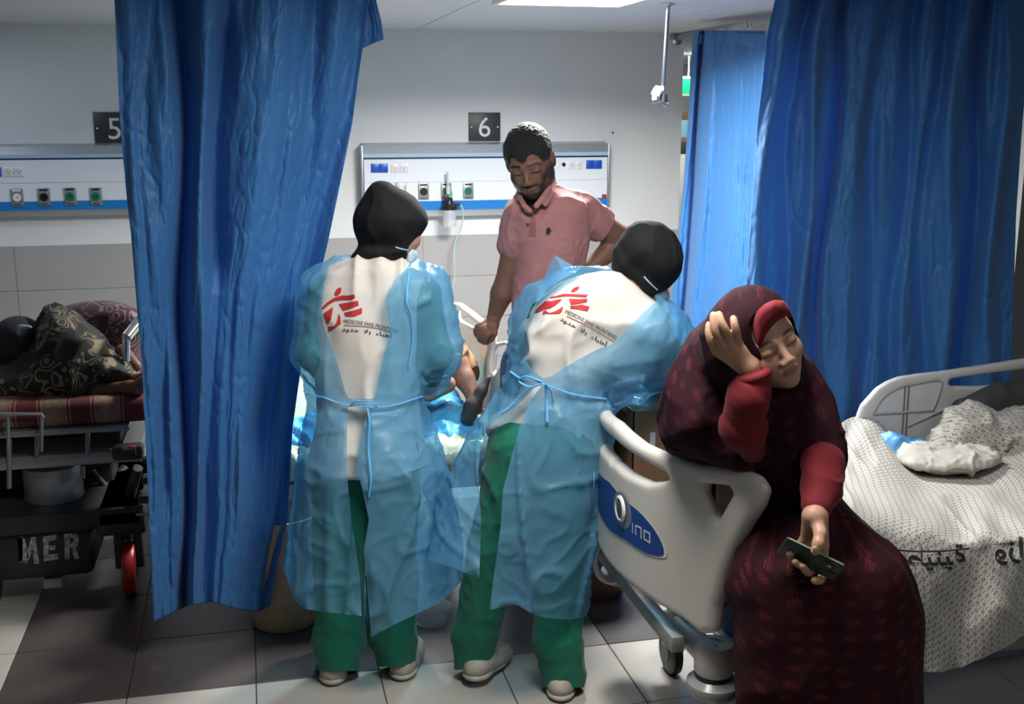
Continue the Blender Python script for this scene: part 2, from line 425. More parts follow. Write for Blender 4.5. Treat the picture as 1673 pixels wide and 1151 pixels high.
# ================================================================ the setting
WALLY = 7.0
white = mat('wall_paint', (.80, .82, .80), .75, bump=(60, .15, .002), var=(1.2, .35, (.64, .67, .70)))
grout = mat('grout', (.10, .10, .10), .8)
def slabobj(name, a, b, m):
    return tag(G().bx(a, b, 0).obj(name, m, smooth=False), kind='structure')
floor = slabobj('floor', (-4, -3, -.1), (6.5, 12, -.008), grout)
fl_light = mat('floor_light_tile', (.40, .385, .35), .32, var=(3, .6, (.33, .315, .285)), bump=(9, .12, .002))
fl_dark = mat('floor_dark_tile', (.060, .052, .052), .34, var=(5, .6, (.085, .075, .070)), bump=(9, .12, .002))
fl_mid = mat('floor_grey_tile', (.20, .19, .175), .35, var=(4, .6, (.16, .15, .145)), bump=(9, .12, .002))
def tile_mesh(sx, sy, m, th=.008):
    bm = bmesh.new(); bmesh.ops.create_cube(bm, size=1); bmesh.ops.scale(bm, vec=(sx, sy, th), verts=bm.verts)
    bmesh.ops.bevel(bm, geom=[e for e in bm.edges if all(v.co.z > 0 for v in e.verts)], offset=.0015, segments=1, affect='EDGES')
    me = bpy.data.meshes.new('tile'); bm.to_mesh(me); bm.free(); me.materials.append(m); return me
tm = {k: tile_mesh(.3965, .3965, m) for k, m in (('l', fl_light), ('d', fl_dark), ('m', fl_mid))}
for i in range(-5, 12):
    for j in range(-4, 9):
        x0 = -.851+.4*i; y0 = 3.433+.4*j
        px, py = proj((x0+.2, y0+.2, 0))
        if not (-250 < px < 1950 and 350 < py < 1500) or y0 < 1.6: continue
        k = 'l'
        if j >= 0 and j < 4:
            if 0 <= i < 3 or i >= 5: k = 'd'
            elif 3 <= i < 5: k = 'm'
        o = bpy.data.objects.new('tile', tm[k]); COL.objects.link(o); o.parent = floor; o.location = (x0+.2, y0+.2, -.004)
WX1 = 2.775
wall = slabobj('wall_back', (-4, WALLY, 0), (WX1, WALLY+.18, CEIL), white)
wt = mat('wall_tile', (.42, .41, .40), .38, var=(2.5, .5, (.37, .36, .355)), bump=(8, .1, .002))
TZ = 1.045
def wtm(sx, sz):
    bm = bmesh.new(); bmesh.ops.create_cube(bm, size=1); bmesh.ops.scale(bm, vec=(sx, .012, sz), verts=bm.verts)
    bmesh.ops.bevel(bm, geom=[e for e in bm.edges if all(v.co.y < 0 for v in e.verts)], offset=.0015, segments=1, affect='EDGES')
    me = bpy.data.meshes.new('tile'); bm.to_mesh(me); bm.free(); me.materials.append(wt); return me
wm = wtm(.797, .262); XJ = float(WY(24, 420, WALLY)[0])
gr = G().bx((-4, WALLY-.008, 0), (WX1, WALLY, TZ-.001), 0).obj('grout', grout if False else mat('wall_grout', (.55, .55, .54), .7), wall, smooth=False)
for i in range(-3, 6):
    for j in range(4):
        cx = XJ+.8*i+.4; z = TZ-.267*j-.1335
        a = max(cx-.3985, -4); b = min(cx+.3985, WX1)
        if b-a < .05: continue
        if b-a < .79:
            me = wtm(b-a, .262); cx = (a+b)/2
        else: me = wm
        o = bpy.data.objects.new('tile', me); COL.objects.link(o); o.parent = wall; o.location = (cx, WALLY-.0085, z)
slabobj('wall_left', (-4.1, -3, 0), (-4, WALLY, CEIL), white)
slabobj('wall_front', (-4, -3.1, 0), (6.5, -3, CEIL), white)
slabobj('wall_right', (6.5, -3, 0), (6.6, 12, CEIL), white)
slabobj('wall_far', (WX1, 12, 0), (6.5, 12.1, CEIL), white)
slabobj('wall_side', (WX1-.18, WALLY+.18, 0), (WX1, 12, CEIL), white)
pil = float(WY(1657, 450, 4.35)[0]); slabobj('pillar', (pil, 4.35, 0), (pil+.35, 4.75, CEIL), mat('pillar_paint', (.34, .345, .34), .7, var=(3, .4, (.30, .30, .30))))
ceil = slabobj('ceiling', (-4, -3, CEIL+.006), (6.5, 12, CEIL+.1), mat('ceiling_gap', (.12, .13, .14), .8))
cpm = mat('ceiling_panel', (.68, .71, .75), .7, bump=(120, .1, .001))
cx0 = float(WZ(709, 33, CEIL)[0])
LX0, LX1, LY0, LY1 = 1.12, 1.68, 4.50, 5.06
for i in range(-4, 5):
    for j in range(-7, 6):
        a = cx0+1.19*i; b = a+1.19; c = 6.14+1.15*j-1.15; d = c+1.15
        if a < -4 or b > 6.5 or c < -3 or d > 12: 
            a = max(a, -4); b = min(b, 6.5); c = max(c, -3); d = min(d, 12)
            if b-a < .1 or d-c < .1: continue
        if proj(((a+b)/2, (c+d)/2, CEIL))[1] < -600 or (d < 2): pass
        cells = [(a, b, c, d)]
        G_ = G()
        for (e, f_, g, h_) in cells: G_.bx((e+.003, g+.003, CEIL-.004), (f_-.003, h_-.003, CEIL+.008), .0015)
        G_.obj('ceiling_panel', cpm, ceil, smooth=False)
lt = thing('ceiling_light', 'square white ceiling panel light switched on above the bay with number 6', 'ceiling light', ((LX0+LX1)/2, (LY0+LY1)/2, CEIL-.015))
g = G()
for a, b in (((LX0-.02, LY0-.02), (LX0, LY1+.02)), ((LX1, LY0-.02), (LX1+.02, LY1+.02)), ((LX0, LY0-.02), (LX1, LY0)), ((LX0, LY1), (LX1, LY1+.02))): g.bx((*a, CEIL-.022), (*b, CEIL-.004), .002)
g.obj('frame', mat('light_frame', (.8, .8, .8), .4), lt)
G().bx((LX0, LY0, CEIL-.016), (LX1, LY1, CEIL-.006), 0).obj('diffuser', mat('light_diffuser', (1, 1, 1), .5, emit=((1, 1, 1), 6)), lt, smooth=False)
# corridor seen past the end of the wall
ex = thing('exit_sign', 'lit green exit sign hanging in the corridor beyond the wall end', 'sign', WY(1124, 140, 9.5))
c = WY(1124, 141, 9.5); G().box(c, (.30, .04, .165), .004).obj('sign_body', mat('sign_body', (.8, .85, .82), .4, emit=((.7, .9, .8), .5)), ex)
G().box(c+np.array([.01, -.022, 0]), (.26, .004, .13), .001).obj('green_panel', mat('exit_green', (.01, .45, .14), .4, emit=((.01, .6, .18), 1.1)), ex)
G().bx(c+np.array([-.004, -.01, .08]), c+np.array([.004, .0, CEIL-c[2]-.004]), .001).obj('hanger', mat('light_frame', (.8, .8, .8), .4), ex)
sh = thing('storage_unit', 'dark wall shelf with brown top and pale blue front in the corridor', 'shelf', WY(1122, 200, 10.5))
for nm, (y0, y1), colr in (('brown_rail', (183, 196), (.16, .09, .05)), ('blue_board', (196, 225), (.20, .42, .55)), ('brown_shelf', (225, 233), (.18, .11, .07)), ('dark_board', (233, 252), (.03, .035, .04))):
    a = WY(1105, y1, 10.5); b = WY(1165, y0, 10.5); G().bx((a[0], 10.5, a[2]), (b[0], 10.62, b[2]), .003).obj(nm, mat(nm, colr, .5), sh)
G().bx((WY(1105, 255, 10.5)[0], 10.5, 0), (WY(1165, 255, 10.5)[0], 10.62, WY(1105, 252, 10.5)[2]), .003).obj('base', mat('unit_white', (.6, .6, .58), .5), sh)
# ---------------------------------------------------------------- headwall units and bed number plates
silver = mat('satin_aluminium', (.50, .54, .58), .35, .75)
wp = mat('headwall_white', (.78, .82, .87), .35); blu = mat('headwall_blue', (.02, .22, .62), .35)
chrome = mat('chrome', (.75, .76, .78), .18, 1.0); blackp = mat('black_plastic', (.012, .012, .014), .4)
sock_b = mat('socket_blue', (.01, .10, .55), .35); sock_w = mat('socket_white', (.82, .83, .83), .35)
outl_m = mat('outlet_plate', (.33, .35, .34), .38, .5)
def zc(y, x=800): return float(WY(x, y, 6.9)[2])
def headwall(x0, x1, label, dy, ends=(True, True)):
    xa = float(WY(x0, 290, 6.9)[0]); xb = float(WY(x1, 290, 6.9)[0]); z = lambda y: zc(y+dy, (x0+x1)/2)
    t = thing('headwall_unit', label, 'bedhead unit', ((xa+xb)/2, WALLY, z(352)))
    zt, z1, z2, z3, z4, z5, zb = [z(v) for v in (233, 250, 256, 259, 327, 342, 353)]
    def prof(pts, nm, m, ins=0):
        V = [(xx, yy, zz) for xx in (xa+ins, xb-ins) for yy, zz in pts]; n = len(pts)
        G().add(V, [list(range(n))[::-1], [n+i for i in range(n)]]+[[i, (i+1) % n, n+(i+1) % n, n+i] for i in range(n)]).obj(nm, m, t, smooth=False)
    prof([(WALLY, zt), (6.965, zt), (6.93, zt-.012), (6.905, z1), (WALLY, z1)], 'top_rail', silver)
    prof([(WALLY, z1), (6.90, z1), (6.90, z2), (WALLY, z2)], 'light_strip', mat('strip_blue', (.40, .55, .72), .3))
    prof([(WALLY, z2), (6.915, z2), (6.915, z3), (WALLY, z3)], 'shadow_gap', mat('gap_dark', (.03, .06, .12), .5))
    prof([(WALLY, z3), (6.90, z3), (6.90, z4), (WALLY, z4)], 'front_panel', wp, .004)
    prof([(WALLY, z4), (6.897, z4), (6.905, z5), (WALLY, z5)], 'blue_band', blu)
    prof([(WALLY, z5), (6.92, z5), (6.94, zb), (WALLY, zb)], 'lower_rail', silver)
    zs = z(296); G().bx((xa+.005, 6.897, zs-.0012), (xb-.005, 6.901, zs+.0012), 0).obj('panel_joint', mat('joint_grey', (.55, .58, .62), .5), t, smooth=False)
    if ends[1]: G().bx((xb, 6.895, zb), (xb+.012, WALLY, zt-.012), .004).obj('end_cap', silver, t)
    if ends[0]: G().bx((xa-.012, 6.895, zb), (xa, WALLY, zt-.012), .004).obj('end_cap', silver, t)
    return t
def PW(x, y, Y=6.897): return WY(x, y, Y)
def socket(t, x, y, kind, w_=.052):
    p = PW(x, y); m = sock_b if kind == 'b' else sock_w
    f = G().box(p, (w_, .008, .054), .003).obj('blue_socket' if kind == 'b' else 'socket', m, t)
    q = p+np.array([0, -.004, -.002]); G().lathe(q, [(.021, .002), (.021, -.0015), (.019, -.002), (.0175, .0005)], 20, 'y').obj('socket_face', m if kind == 'b' else mat('socket_inner', (.6, .6, .6), .5), f)
    g = G()
    for dx, dz in ((-.007, .004), (.007, .004), (0, -.007)): g.box(q+np.array([dx, -.0012, dz]), (.0035, .002, .008), 0, R=Matrix.Rotation(dx*60, 3, 'Y'))
    g.obj('socket_hole', blackp, f, smooth=False)
def outlet(t, x, y, colr):
    p = PW(x, y); f = G().box(p, (.066, .012, .100), .003).obj('gas_outlet', outl_m, t)
    G().lathe(p+np.array([0, -.006, 0]), [(.023, .004), (.023, -.006), (.020, -.009), (.008, -.009), (.007, -.003)], 22, 'y').obj('outlet_ring', mat('outlet_'+colr, {'black': (.01, .01, .01), 'green': (.01, .16, .09), 'white': (.8, .8, .8)}[colr], .35), f)
    G().box(p+np.array([0, -.0065, .040]), (.044, .002, .010), 0).obj('label_strip', blackp if colr != 'white' else sock_w, f, smooth=False)
    G().box(p+np.array([0, -.0065, -.041]), (.036, .002, .004), 0).obj('slot', blackp, f, smooth=False)
hw = headwall(594, 993, 'long white and blue headwall unit with sockets under the number 6 plate', 0)
for x, y, k in ((613, 275, 'b'), (627, 275, 'b'), (646, 275, 'w'), (660, 275, 'w'), (933, 270, 'w'), (946, 270, 'w'), (964, 269, 'b'), (977, 269, 'b')): socket(hw, x, y, k)
p = PW(907, 269); G().box(p, (.055, .008, .045), .002).obj('blank_plate', sock_w, hw)
G().lathe(PW(921, 269)+np.array([0, 0, 0]), [(.012, .004), (.012, -.006), (.007, -.006), (.006, 0)], 16, 'y').obj('earth_stud', blackp, hw)
G().box(PW(987, 321), (.030, .006, .026), .001).obj('red_label', mat('label_red', (.45, .02, .04), .5), hw)
for x, y, c_ in ((655, 312, 'white'), (692, 313, 'black'), (729, 312, 'green'), (765, 312, 'green')): outlet(hw, x, y, c_)
hw5 = headwall(-230, 260, 'long white and blue headwall unit with four gas outlets under the number 5 plate', 3, (False, False))
for x, y, k in ((14, 281, 'w'), (31, 281, 'w'), (-6, 281, 'b')): socket(hw5, x, y, k)
for x, y, c_ in ((28, 323, 'white'), (72, 322, 'black'), (115, 321, 'green'), (157, 321, 'green')): outlet(hw5, x, y, c_)
def plate(x, y, w_, h_, txt, label):
    p = WY(x, y, WALLY-.004); t = thing('number_plate', label, 'sign', p)
    G().box(p, (w_, .008, h_), .0015).obj('plate', mat('plate_dark', (.045, .045, .045), .4), t)
    flat_text('numeral', txt, .175, p+np.array([0, -.0045, -.060]), (1, 0, 0), (0, 0, 1), mat('numeral_white', (.8, .8, .8), .4), t, center=True, th=.001)
    for s in (-1, 1): G().lathe(p+np.array([s*(w_/2-.018), -.004, 0]), [(.006, 0), (.006, -.003), (.003, -.004), (.003, -.001)], 12, 'y').obj('screw', chrome, t)
plate(791.5, 207.5, .203, .176, '6', 'dark grey plate reading 6 on the wall above the headwall unit')
plate(187, 210, .225, .186, '5', 'dark plate reading 5, half hidden by the long blue curtain')
p = WY(1001, 217, WALLY); tag(G().lathe(p, [(.006, 0), (.006, -.004), (.004, -.006)], 12, 'y').obj('wall_plug', blackp), 'tiny black wall plug on the bare white wall', 'wall plug')
# suction regulator and bottle
sb = thing('suction_bottle', 'clear suction bottle with gauge and green hose hung on the headwall unit', 'suction bottle', PW(733, 350, 6.86))
P6 = lambda x, y, Y=6.85: WY(x, y, Y)
c = P6(734, 356); G().lathe(c, [(.040, -.055), (.043, -.05), (.043, .045), (.040, .05)], 24).obj('bottle', mat('bottle_clear', (.72, .76, .80), .15, alpha=.45), sb)
c = P6(734, 338); G().lathe(c, [(.046, -.018), (.048, -.010), (.048, .008), (.03, .014), (.022, .03), (.022, .05), (.012, .06)], 24).obj('cap', blackp, sb)
G().tube([P6(726, 332), P6(752, 334)], .010, 10).box(P6(729, 324), (.03, .04, .05), .006).obj('regulator', blackp, sb)
G().tube([P6(733, 325), P6(732, 305)], .014, 12).tube([P6(732, 308), P6(731, 281)], .007, 10).obj('gauge', mat('gauge_clear', (.55, .62, .62), .2), sb)
G().lathe(P6(735, 318), [(.013, -.02), (.016, 0), (.013, .02)], 14).obj('green_collar', mat('collar_green', (.10, .42, .25), .3), sb)
G().tube(spline([P6(748, 333), P6(754, 337), P6(757, 352), P6(753, 375), P6(744, 395), P6(742, 420), P6(743, 450), P6(740, 468), P6(733, 478)], 6), .0042, 8).obj('hose', mat('hose_green', (.42, .62, .56), .35), sb)
# ceiling hung drip pole
top = WZ(1092, 3, CEIL); top[2] = CEIL-.004; bot = WY(1081, 168, top[1]+.02)
dp_ = thing('drip_pole', 'steel drip pole hanging from the ceiling with a white hook holder', 'drip pole', top)
G().tube([top, bot], .0105, 14).lathe(top, [(.035, 0), (.035, -.006), (.014, -.014)], 20).obj('pole', chrome, dp_)
Pp = lambda x, y, d=0: WY(x, y, top[1]+d)
G().tube(spline([Pp(1083, 146), Pp(1076, 146), Pp(1071, 156), Pp(1069, 163)], 4), [.012]*4+[.022]*5+[.012]*4, 12).obj('white_holder', mat('holder_white', (.85, .85, .84), .4), dp_)
G().tube(spline([Pp(1069, 158), Pp(1067, 166), Pp(1073, 169), Pp(1080, 166)], 5), .005, 8).tube(spline([Pp(1088, 160), Pp(1091, 168), Pp(1087, 173), Pp(1083, 169)], 5), .005, 8).obj('hook', chrome, dp_)
G().tube([Pp(1085, 154), Pp(1084, 167)], .016, 14).obj('collar', blackp, dp_)
# ---------------------------------------------------------------- curtains
def curtain_mat(name, c1, c2, rough=.52):
    m = mat(name, c1, rough, spec=.45, sheen=.15)
    nt = m.node_tree; b = nt.nodes['Principled BSDF']; L = nt.links.new; tc = nd(nt, 'ShaderNodeTexCoord')
    mp = nd(nt, 'ShaderNodeMapping'); mp.inputs['Rotation'].default_value = (0, .45, .3); mp.inputs['Scale'].default_value = (13, 13, 7)
    n = nd(nt, 'ShaderNodeTexNoise', noise_type='RIDGED_MULTIFRACTAL'); n.inputs['Scale'].default_value = 1.3; n.inputs['Detail'].default_value = 3; n.inputs['Distortion'].default_value = 1.2
    L(tc.outputs['Object'], mp.inputs[0]); L(mp.outputs[0], n.inputs['Vector'])
    bp = nd(nt, 'ShaderNodeBump'); bp.inputs['Strength'].default_value = .30; bp.inputs['Distance'].default_value = .010
    L(n.outputs['Fac'], bp.inputs['Height']); L(bp.outputs[0], b.inputs['Normal'])
    tr = nd(nt, 'ShaderNodeBsdfTranslucent'); tr.inputs[0].default_value = (*c2, 1); ms = nd(nt, 'ShaderNodeMixShader'); ms.inputs[0].default_value = .22
    L(b.outputs[0], ms.inputs[1]); L(tr.outputs[0], ms.inputs[2]); L(ms.outputs[0], nt.nodes['Material Output'].inputs[0]); return m
cur_m = curtain_mat('curtain_blue', (.050, .205, .50), (.06, .28, .66))
def curtain(name, Lp, Rp, D, folds, y0, y1, nu=220, nv=300, hem=None, m=cur_m, parent=None, seed=3, planeY=None, amp=1.0, skew=None):
    """Lp/Rp: (row, column) outlines; folds: list of (u centre, width, depth m, y0, y1)"""
    def Pf(u, v):
        yb = y1 if hem is None else np.interp(u, [h[0] for h in hem], [h[1] for h in hem])
        y = y0+(yb-y0)*v; x = interp(y, Lp)*(1-u)+interp(y, Rp)*u
        dd = np.zeros_like(u)
        for c_, w_, dep, a, b in folds:
            q = (u-c_-.02*np.sin(y/90+c_*20))/w_; dd += dep*np.exp(-q*q)*np.interp(y, [a-60, a, b, b+60], [.25, 1, 1, .25])
        N = np.stack([u*14, y/260+seed*np.ones_like(u), np.zeros_like(u)], -1)
        dd += amp*(.018*noise(N, seed)+.010*noise(N*[2.1, 2, 1], seed+1))
        W1 = np.stack([u*22+y/110, y/55-u*6, np.ones_like(u)*seed], -1); dd += amp*.0045*(ridge(W1, seed+2)**2)
        W2 = np.stack([u*34-y/60, y/34+u*9, np.ones_like(u)*seed], -1); dd += amp*.0022*(ridge(W2, seed+5)**2)
        Dd = D(u, y) if callable(D) else D+0*u
        r = FW+RT*((x-836.5)/F)[..., None]+DN*((y-575.5)/F)[..., None]
        if planeY is not None: t = (planeY(u, y)+dd)/r[..., 1]
        else: t = (Dd+dd)/(r@FH)
        return CC+r*t[..., None]
    V, Q, uv = sheetgrid(Pf, nu, nv); o = part(name, V, Q, m, parent, uv=uv)
    s = o.modifiers.new('s', 'SOLIDIFY'); s.thickness = .0012; return o
c1 = thing('privacy_curtain', 'long blue privacy curtain hanging between bays 5 and 6 in front of the bin', 'curtain', (-.15, 3.7, .2))
curtain('fabric', [(-180, 182), (0, 187), (200, 196), (300, 205), (400, 216), (500, 224), (600, 232), (720, 238), (850, 244), (1020, 251)],
        [(-180, 612), (0, 603), (70, 594), (130, 585), (200, 576), (300, 556), (400, 535), (500, 510), (600, 492), (700, 478), (850, 470), (900, 458), (960, 446), (1020, 438)],
        lambda u, y: 3.46+.16*u, [(.27, .045, .13, -200, 1050), (.36, .05, -.05, -200, 1050), (.43, .05, .10, 60, 420), (.14, .05, .05, 0, 800), (.62, .10, -.05, -200, 1050), (.82, .06, .05, -200, 1050), (.95, .05, .05, -200, 1050), (.0, .03, .02, -200, 1050)],
        -180, 1015, hem=[(0, 1016), (.12, 1006), (.3, 990), (.5, 984), (.7, 995), (.9, 1001), (1, 990)], nu=300, nv=420, parent=c1, seed=3)
curtain('back_fold', [(-180, 560), (75, 575)], [(-180, 600), (0, 614), (40, 624), (66, 627), (80, 612)], 3.78, [], -180, 70, hem=[(0, 76), (.5, 78), (1, 64)], nu=30, nv=60, parent=c1, seed=9)
G().tube([(.1, 2.2, CEIL-.03), (.1, 3.55, CEIL-.03), (.1, 6.99, CEIL-.03)], .011, 12).obj('rail', chrome, c1)
# rail and curtains on the other side
c2 = thing('privacy_curtain', 'narrow blue privacy curtain hung by rings from the wall rail beside the wall end', 'curtain', (2.6, 5, .3))
fl = WY(1105, 62, WALLY); rl = lambda x, y: WX(x, y, 2.70)
e1 = WX(1290, 11, 2.70); e1b = e1+(e1-fl)*.5
rlg = G().tube([fl, e1, e1b], .019, 14).lathe(fl, [(.045, 0), (.045, -.012), (.026, -.03)], 20, 'y'); rlg.obj('rail', mat('rail_steel', (.42, .43, .44), .3, .9), c2)
curtain('fabric', [(40, 1138), (60, 1132), (200, 1124), (300, 1117), (400, 1106), (480, 1097), (560, 1090), (700, 1080)], [(40, 1250), (60, 1250), (800, 1246)],
        lambda u, y: 6.35-.75*u, [(.13, .03, .10, 40, 800), (.05, .03, -.04, 40, 800), (.27, .05, -.04, 40, 800), (.8, .1, .05, 300, 800)], 50, 860, hem=[(0, 860), (1, 860)], nu=120, nv=260, parent=c2, seed=13, amp=1.1)
curtain('heading_tape', [(40, 1137), (120, 1131)], [(40, 1252), (120, 1252)], lambda u, y: 6.32-.75*u, [(.13, .03, .09, 40, 800), (.5, .06, .03, 40, 800)], 55, 76, nu=80, nv=12, parent=c2, seed=13, hem=[(0, 72), (.5, 68), (1, 82)])
for x, y in ((1149, 52), (1156, 50), (1169, 47), (1187, 42), (1191, 41), (1225, 32)):
    p = rl(x, y); G().tube([p+np.array([0, .03*math.cos(a), .035*math.sin(a)-.012]) for a in np.linspace(0, 2*math.pi, 17)], .0035, 6, caps=False).tube([p+np.array([0, 0, -.045]), p+np.array([0, .0, -.085])], .003, 6).obj('ring', chrome, c2)
c3 = thing('privacy_curtain', 'wide blue privacy curtain drawn behind the bed with the patterned sheet', 'curtain', (2.5, 4.2, .3))
curtain('fabric', [(-120, 1272), (0, 1266), (60, 1252), (130, 1246), (200, 1238), (300, 1231), (400, 1224), (480, 1219), (900, 1212)], [(-120, 1690), (0, 1685), (60, 1682), (200, 1670), (350, 1660), (600, 1652), (900, 1645)],
        lambda u, y: 4.36+.18*u, [(.045, .03, -.04, -200, 900), (.13, .03, .06, -200, 900), (.21, .03, -.07, -200, 900), (.275, .02, .11, -200, 900), (.38, .05, -.03, -200, 900), (.45, .03, .05, -200, 900), (.56, .035, .06, -200, 900), (.66, .03, .05, -200, 900), (.75, .04, -.05, -200, 900), (.83, .03, .10, -200, 900), (.92, .03, -.05, -200, 900)],
        -120, 900, nu=320, nv=340, parent=c3, seed=23)
G().tube([(1.6, 4.2, CEIL-.03), (4.2, 4.2, CEIL-.03)], .011, 12).obj('rail', chrome, c3)
# ================================================================ beds
bedw = mat('bed_plastic', (.66, .63, .58), .38, bump=(40, .04, .001), var=(4, .35, (.58, .555, .51)))
bedgrey = mat('bed_metal', (.34, .35, .34), .42, .3)
dkrub = mat('dark_rubber', (.015, .015, .017), .45)
stain = mat('panel_blue', (.012, .05, .26), .4)
def caster(parent, x, y, r=.062, z=None, name='caster'):
    g = G(); g.lathe((x, y, r), [(r*.80, -.020), (r, -.014), (r, .014), (r*.80, .020)], 26, 'x'); w_ = g.obj(name, dkrub, parent)
    G().lathe((x, y, r), [(r*.45, -.023), (r*.5, -.016), (r*.5, .016), (r*.45, .023)], 18, 'x').obj('hub', mat('hub_dark', (.06, .062, .065), .4), w_)
    G().box((x, y+.01, r+.055), (.05, .05, .09), .012).tube([(x, y+.01, r+.09), (x, y+.01, .36)], .016, 10).obj('fork', bedgrey, w_)
B2 = thing('hospital_bed', 'white plastic hospital bed with blue oval on its footboard, patterned sheet on the mattress', 'hospital bed', (2.2, 3.0, 0))
YC = 2.95
def fb(px, py):
    d = ray(px, py); K = .55; X0 = .985      # board surface x = X0 + K (y-YC)^2, nearest hit
    a_ = K*d[1]**2; b_ = -(2*K*d[1]*YC+d[0]); c_ = X0+K*YC**2; t = (-b_-math.sqrt(max(b_*b_-4*a_*c_, 0)))/(2*a_)
    P = CC+d*t; return (float(P[1]-YC), float(P[2]))
def mir(h): return [(-a, b) for a, b in h]
right = [fb(*p) for p in [(1000, 691), (1039, 724), (1083, 744), (1137, 760), (1199, 767), (1225, 778), (1238, 796), (1241, 806), (1234, 829), (1212, 864), (1192, 902), (1176, 946), (1163, 995), (1159, 1034), (1141, 1037), (1110, 1012)]]
zt = right[0][1]; right = [p for p in right if p[0] < -.02]
ZB = right[-1][1]; outer = [(0, zt+.002)]+right+[(-.2, ZB+.004), (0, ZB+.004), (.2, ZB+.004)]+mir(right)[::-1]
hc = [fb(*p) for p in [(1008, 727), (1039, 749), (1083, 773), (1088.6, 782), (1082, 787), (1056.6, 789), (1021, 773), (1003, 757)]]
ct = [p for p in hc[:4]]; cb = [p for p in hc[4:]]
hole_c = [(0, ct[0][1]+.004)]+ct+cb+[(0, cb[-1][1]-.006)]+mir(cb)[::-1]+mir(ct)[::-1]
hole_t = [fb(*p) for p in [(1143, 791), (1185, 795), (1192, 807), (1168, 851), (1150, 826), (1141, 806)]]
bendf = lambda u: .55*u*u
V, Q = slab(outer, [hole_c, hole_t, mir(hole_t)], .046, .020, (.985+.023, YC, 0), (0, 1, 0), (0, 0, 1), bendf, .0055)
fbo = part('footboard', V, Q[:, ::-1], bedw, B2)
# blue oval, button, lettering laid on the curved face
def onfb(u, z, off=.003): return np.array([.985+.55*u*u-off, YC+u, z])
def fbpoly(px): return [fb(*p) for p in px]
half = [fb(*p) for p in [(993, 803), (1018, 813), (1045, 836), (1068, 862), (1083, 888), (1086, 905), (1078, 909), (1055, 903), (1025, 884), (995, 853)]]
half = [p for p in half if p[0] < -.005]
oval = spline([(0, half[0][1]+.012)]+half+[(0, half[-1][1]-.012)]+mir(half)[::-1]+[(0, half[0][1]+.012)], 4)[:-1]
bvh = BVHTree.FromPolygons([tuple(v) for v in V], [tuple(int(i) for i in q) for q in Q])
fr = ((.5, YC, 0), (0, 1, 0), (0, 0, 1), (1, 0, 0))
sc1 = lambda s_, P: [(p[0]*s_, np.mean([q[1] for q in P])+(p[1]-np.mean([q[1] for q in P]))*s_*1.02) for p in P]
decal('oval_rim', [sc1(1.035, oval)], bvh, fr, mat('rim_white', (.75, .74, .72), .35), B2, .002, .02)
decal('blue_oval', [oval], bvh, fr, stain, B2, .0032, .02)
bc = fb(1018, 834)
def circ(c, rx, ry, n=24): return [(c[0]+rx*math.cos(2*math.pi*k/n), c[1]+ry*math.sin(2*math.pi*k/n)) for k in range(n)]
decal('grey_ring', [circ(bc, .060, .052)], bvh, fr, mat('ring_grey', (.16, .19, .28), .4), B2, .004, .02)
g = G(); P0 = onfb(bc[0], bc[1]+.005, .006); g.lathe(P0, [(.038, .0), (.038, -.004), (.032, -.008), (.028, -.004)], 24, 'x'); g.obj('button_rim', mat('rim_white', (.75, .74, .72), .35), B2)
G().lathe(P0+np.array([-.003, 0, 0]), [(.027, .0), (.026, -.003), (.01, -.006)], 20, 'x').obj('button', mat('button_dark', (.06, .075, .07), .3), B2)
# lettering of the maker's mark, thin squared strokes
def strokes(px, w_=.0042):
    out = []
    for line in px:
        pts = [fb(*p) for p in line]
        for a, b in zip(pts[:-1], pts[1:]):
            a = np.array(a); b = np.array(b); d = b-a; L_ = np.linalg.norm(d)+1e-9; d /= L_; n = np.array([-d[1], d[0]])*w_/2
            a = a-d*w_/2; b = b+d*w_/2; out.append([tuple(a+n), tuple(b+n), tuple(b-n), tuple(a-n)])
    return out
decal('lettering', strokes([[(1036, 856), (1036, 870)], [(1041, 873), (1041, 859), (1050, 863), (1050, 879)], [(1055, 881), (1055, 867), (1064, 872), (1064, 887), (1055, 881)]], .005), bvh, fr, mat('mark_white', (.62, .66, .72), .4), B2, .0045, .02)
def quad_beam(g, px, d, off=(0, 0, 0)):
    pass
bl = onfb(0, right[-1][1]-.03)
z0 = .455
G().bx((1.045, YC-.36, z0-.055), (1.085, YC+.42, z0-.008), .006).obj('end_beam', bedgrey, B2)
G().bx((1.12, 2.68, z0-.05), (3.15, 2.73, z0-.0), .006).bx((1.02, YC+.36, z0-.05), (3.15, YC+.42, z0-.0), .006).bx((1.5, 2.70, z0-.06), (1.56, YC+.4, z0-.02), .005).bx((2.6, 2.70, z0-.06), (2.66, YC+.4, z0-.02), .005).obj('side_beam', bedgrey, B2)
G().bx((1.40, 2.80, .16), (3.0, 2.86, .22), .006).bx((1.22, YC+.24, .16), (3.0, YC+.30, .22), .006).bx((1.40, 2.80, .16), (1.46, YC+.3, .22), .006).bx((2.94, 2.76, .16), (3.0, YC+.3, .22), .006).tube([(1.5, YC, .2), (1.5, YC, z0-.03)], .035, 14).tube([(2.63, YC, .2), (2.63, YC, z0-.03)], .035, 14).obj('base_frame', bedgrey, B2)
for x, y in ((1.29, 3.20), (1.46, 2.86), (2.95, 2.79), (2.95, 3.24)): caster(B2, x, y, .075)
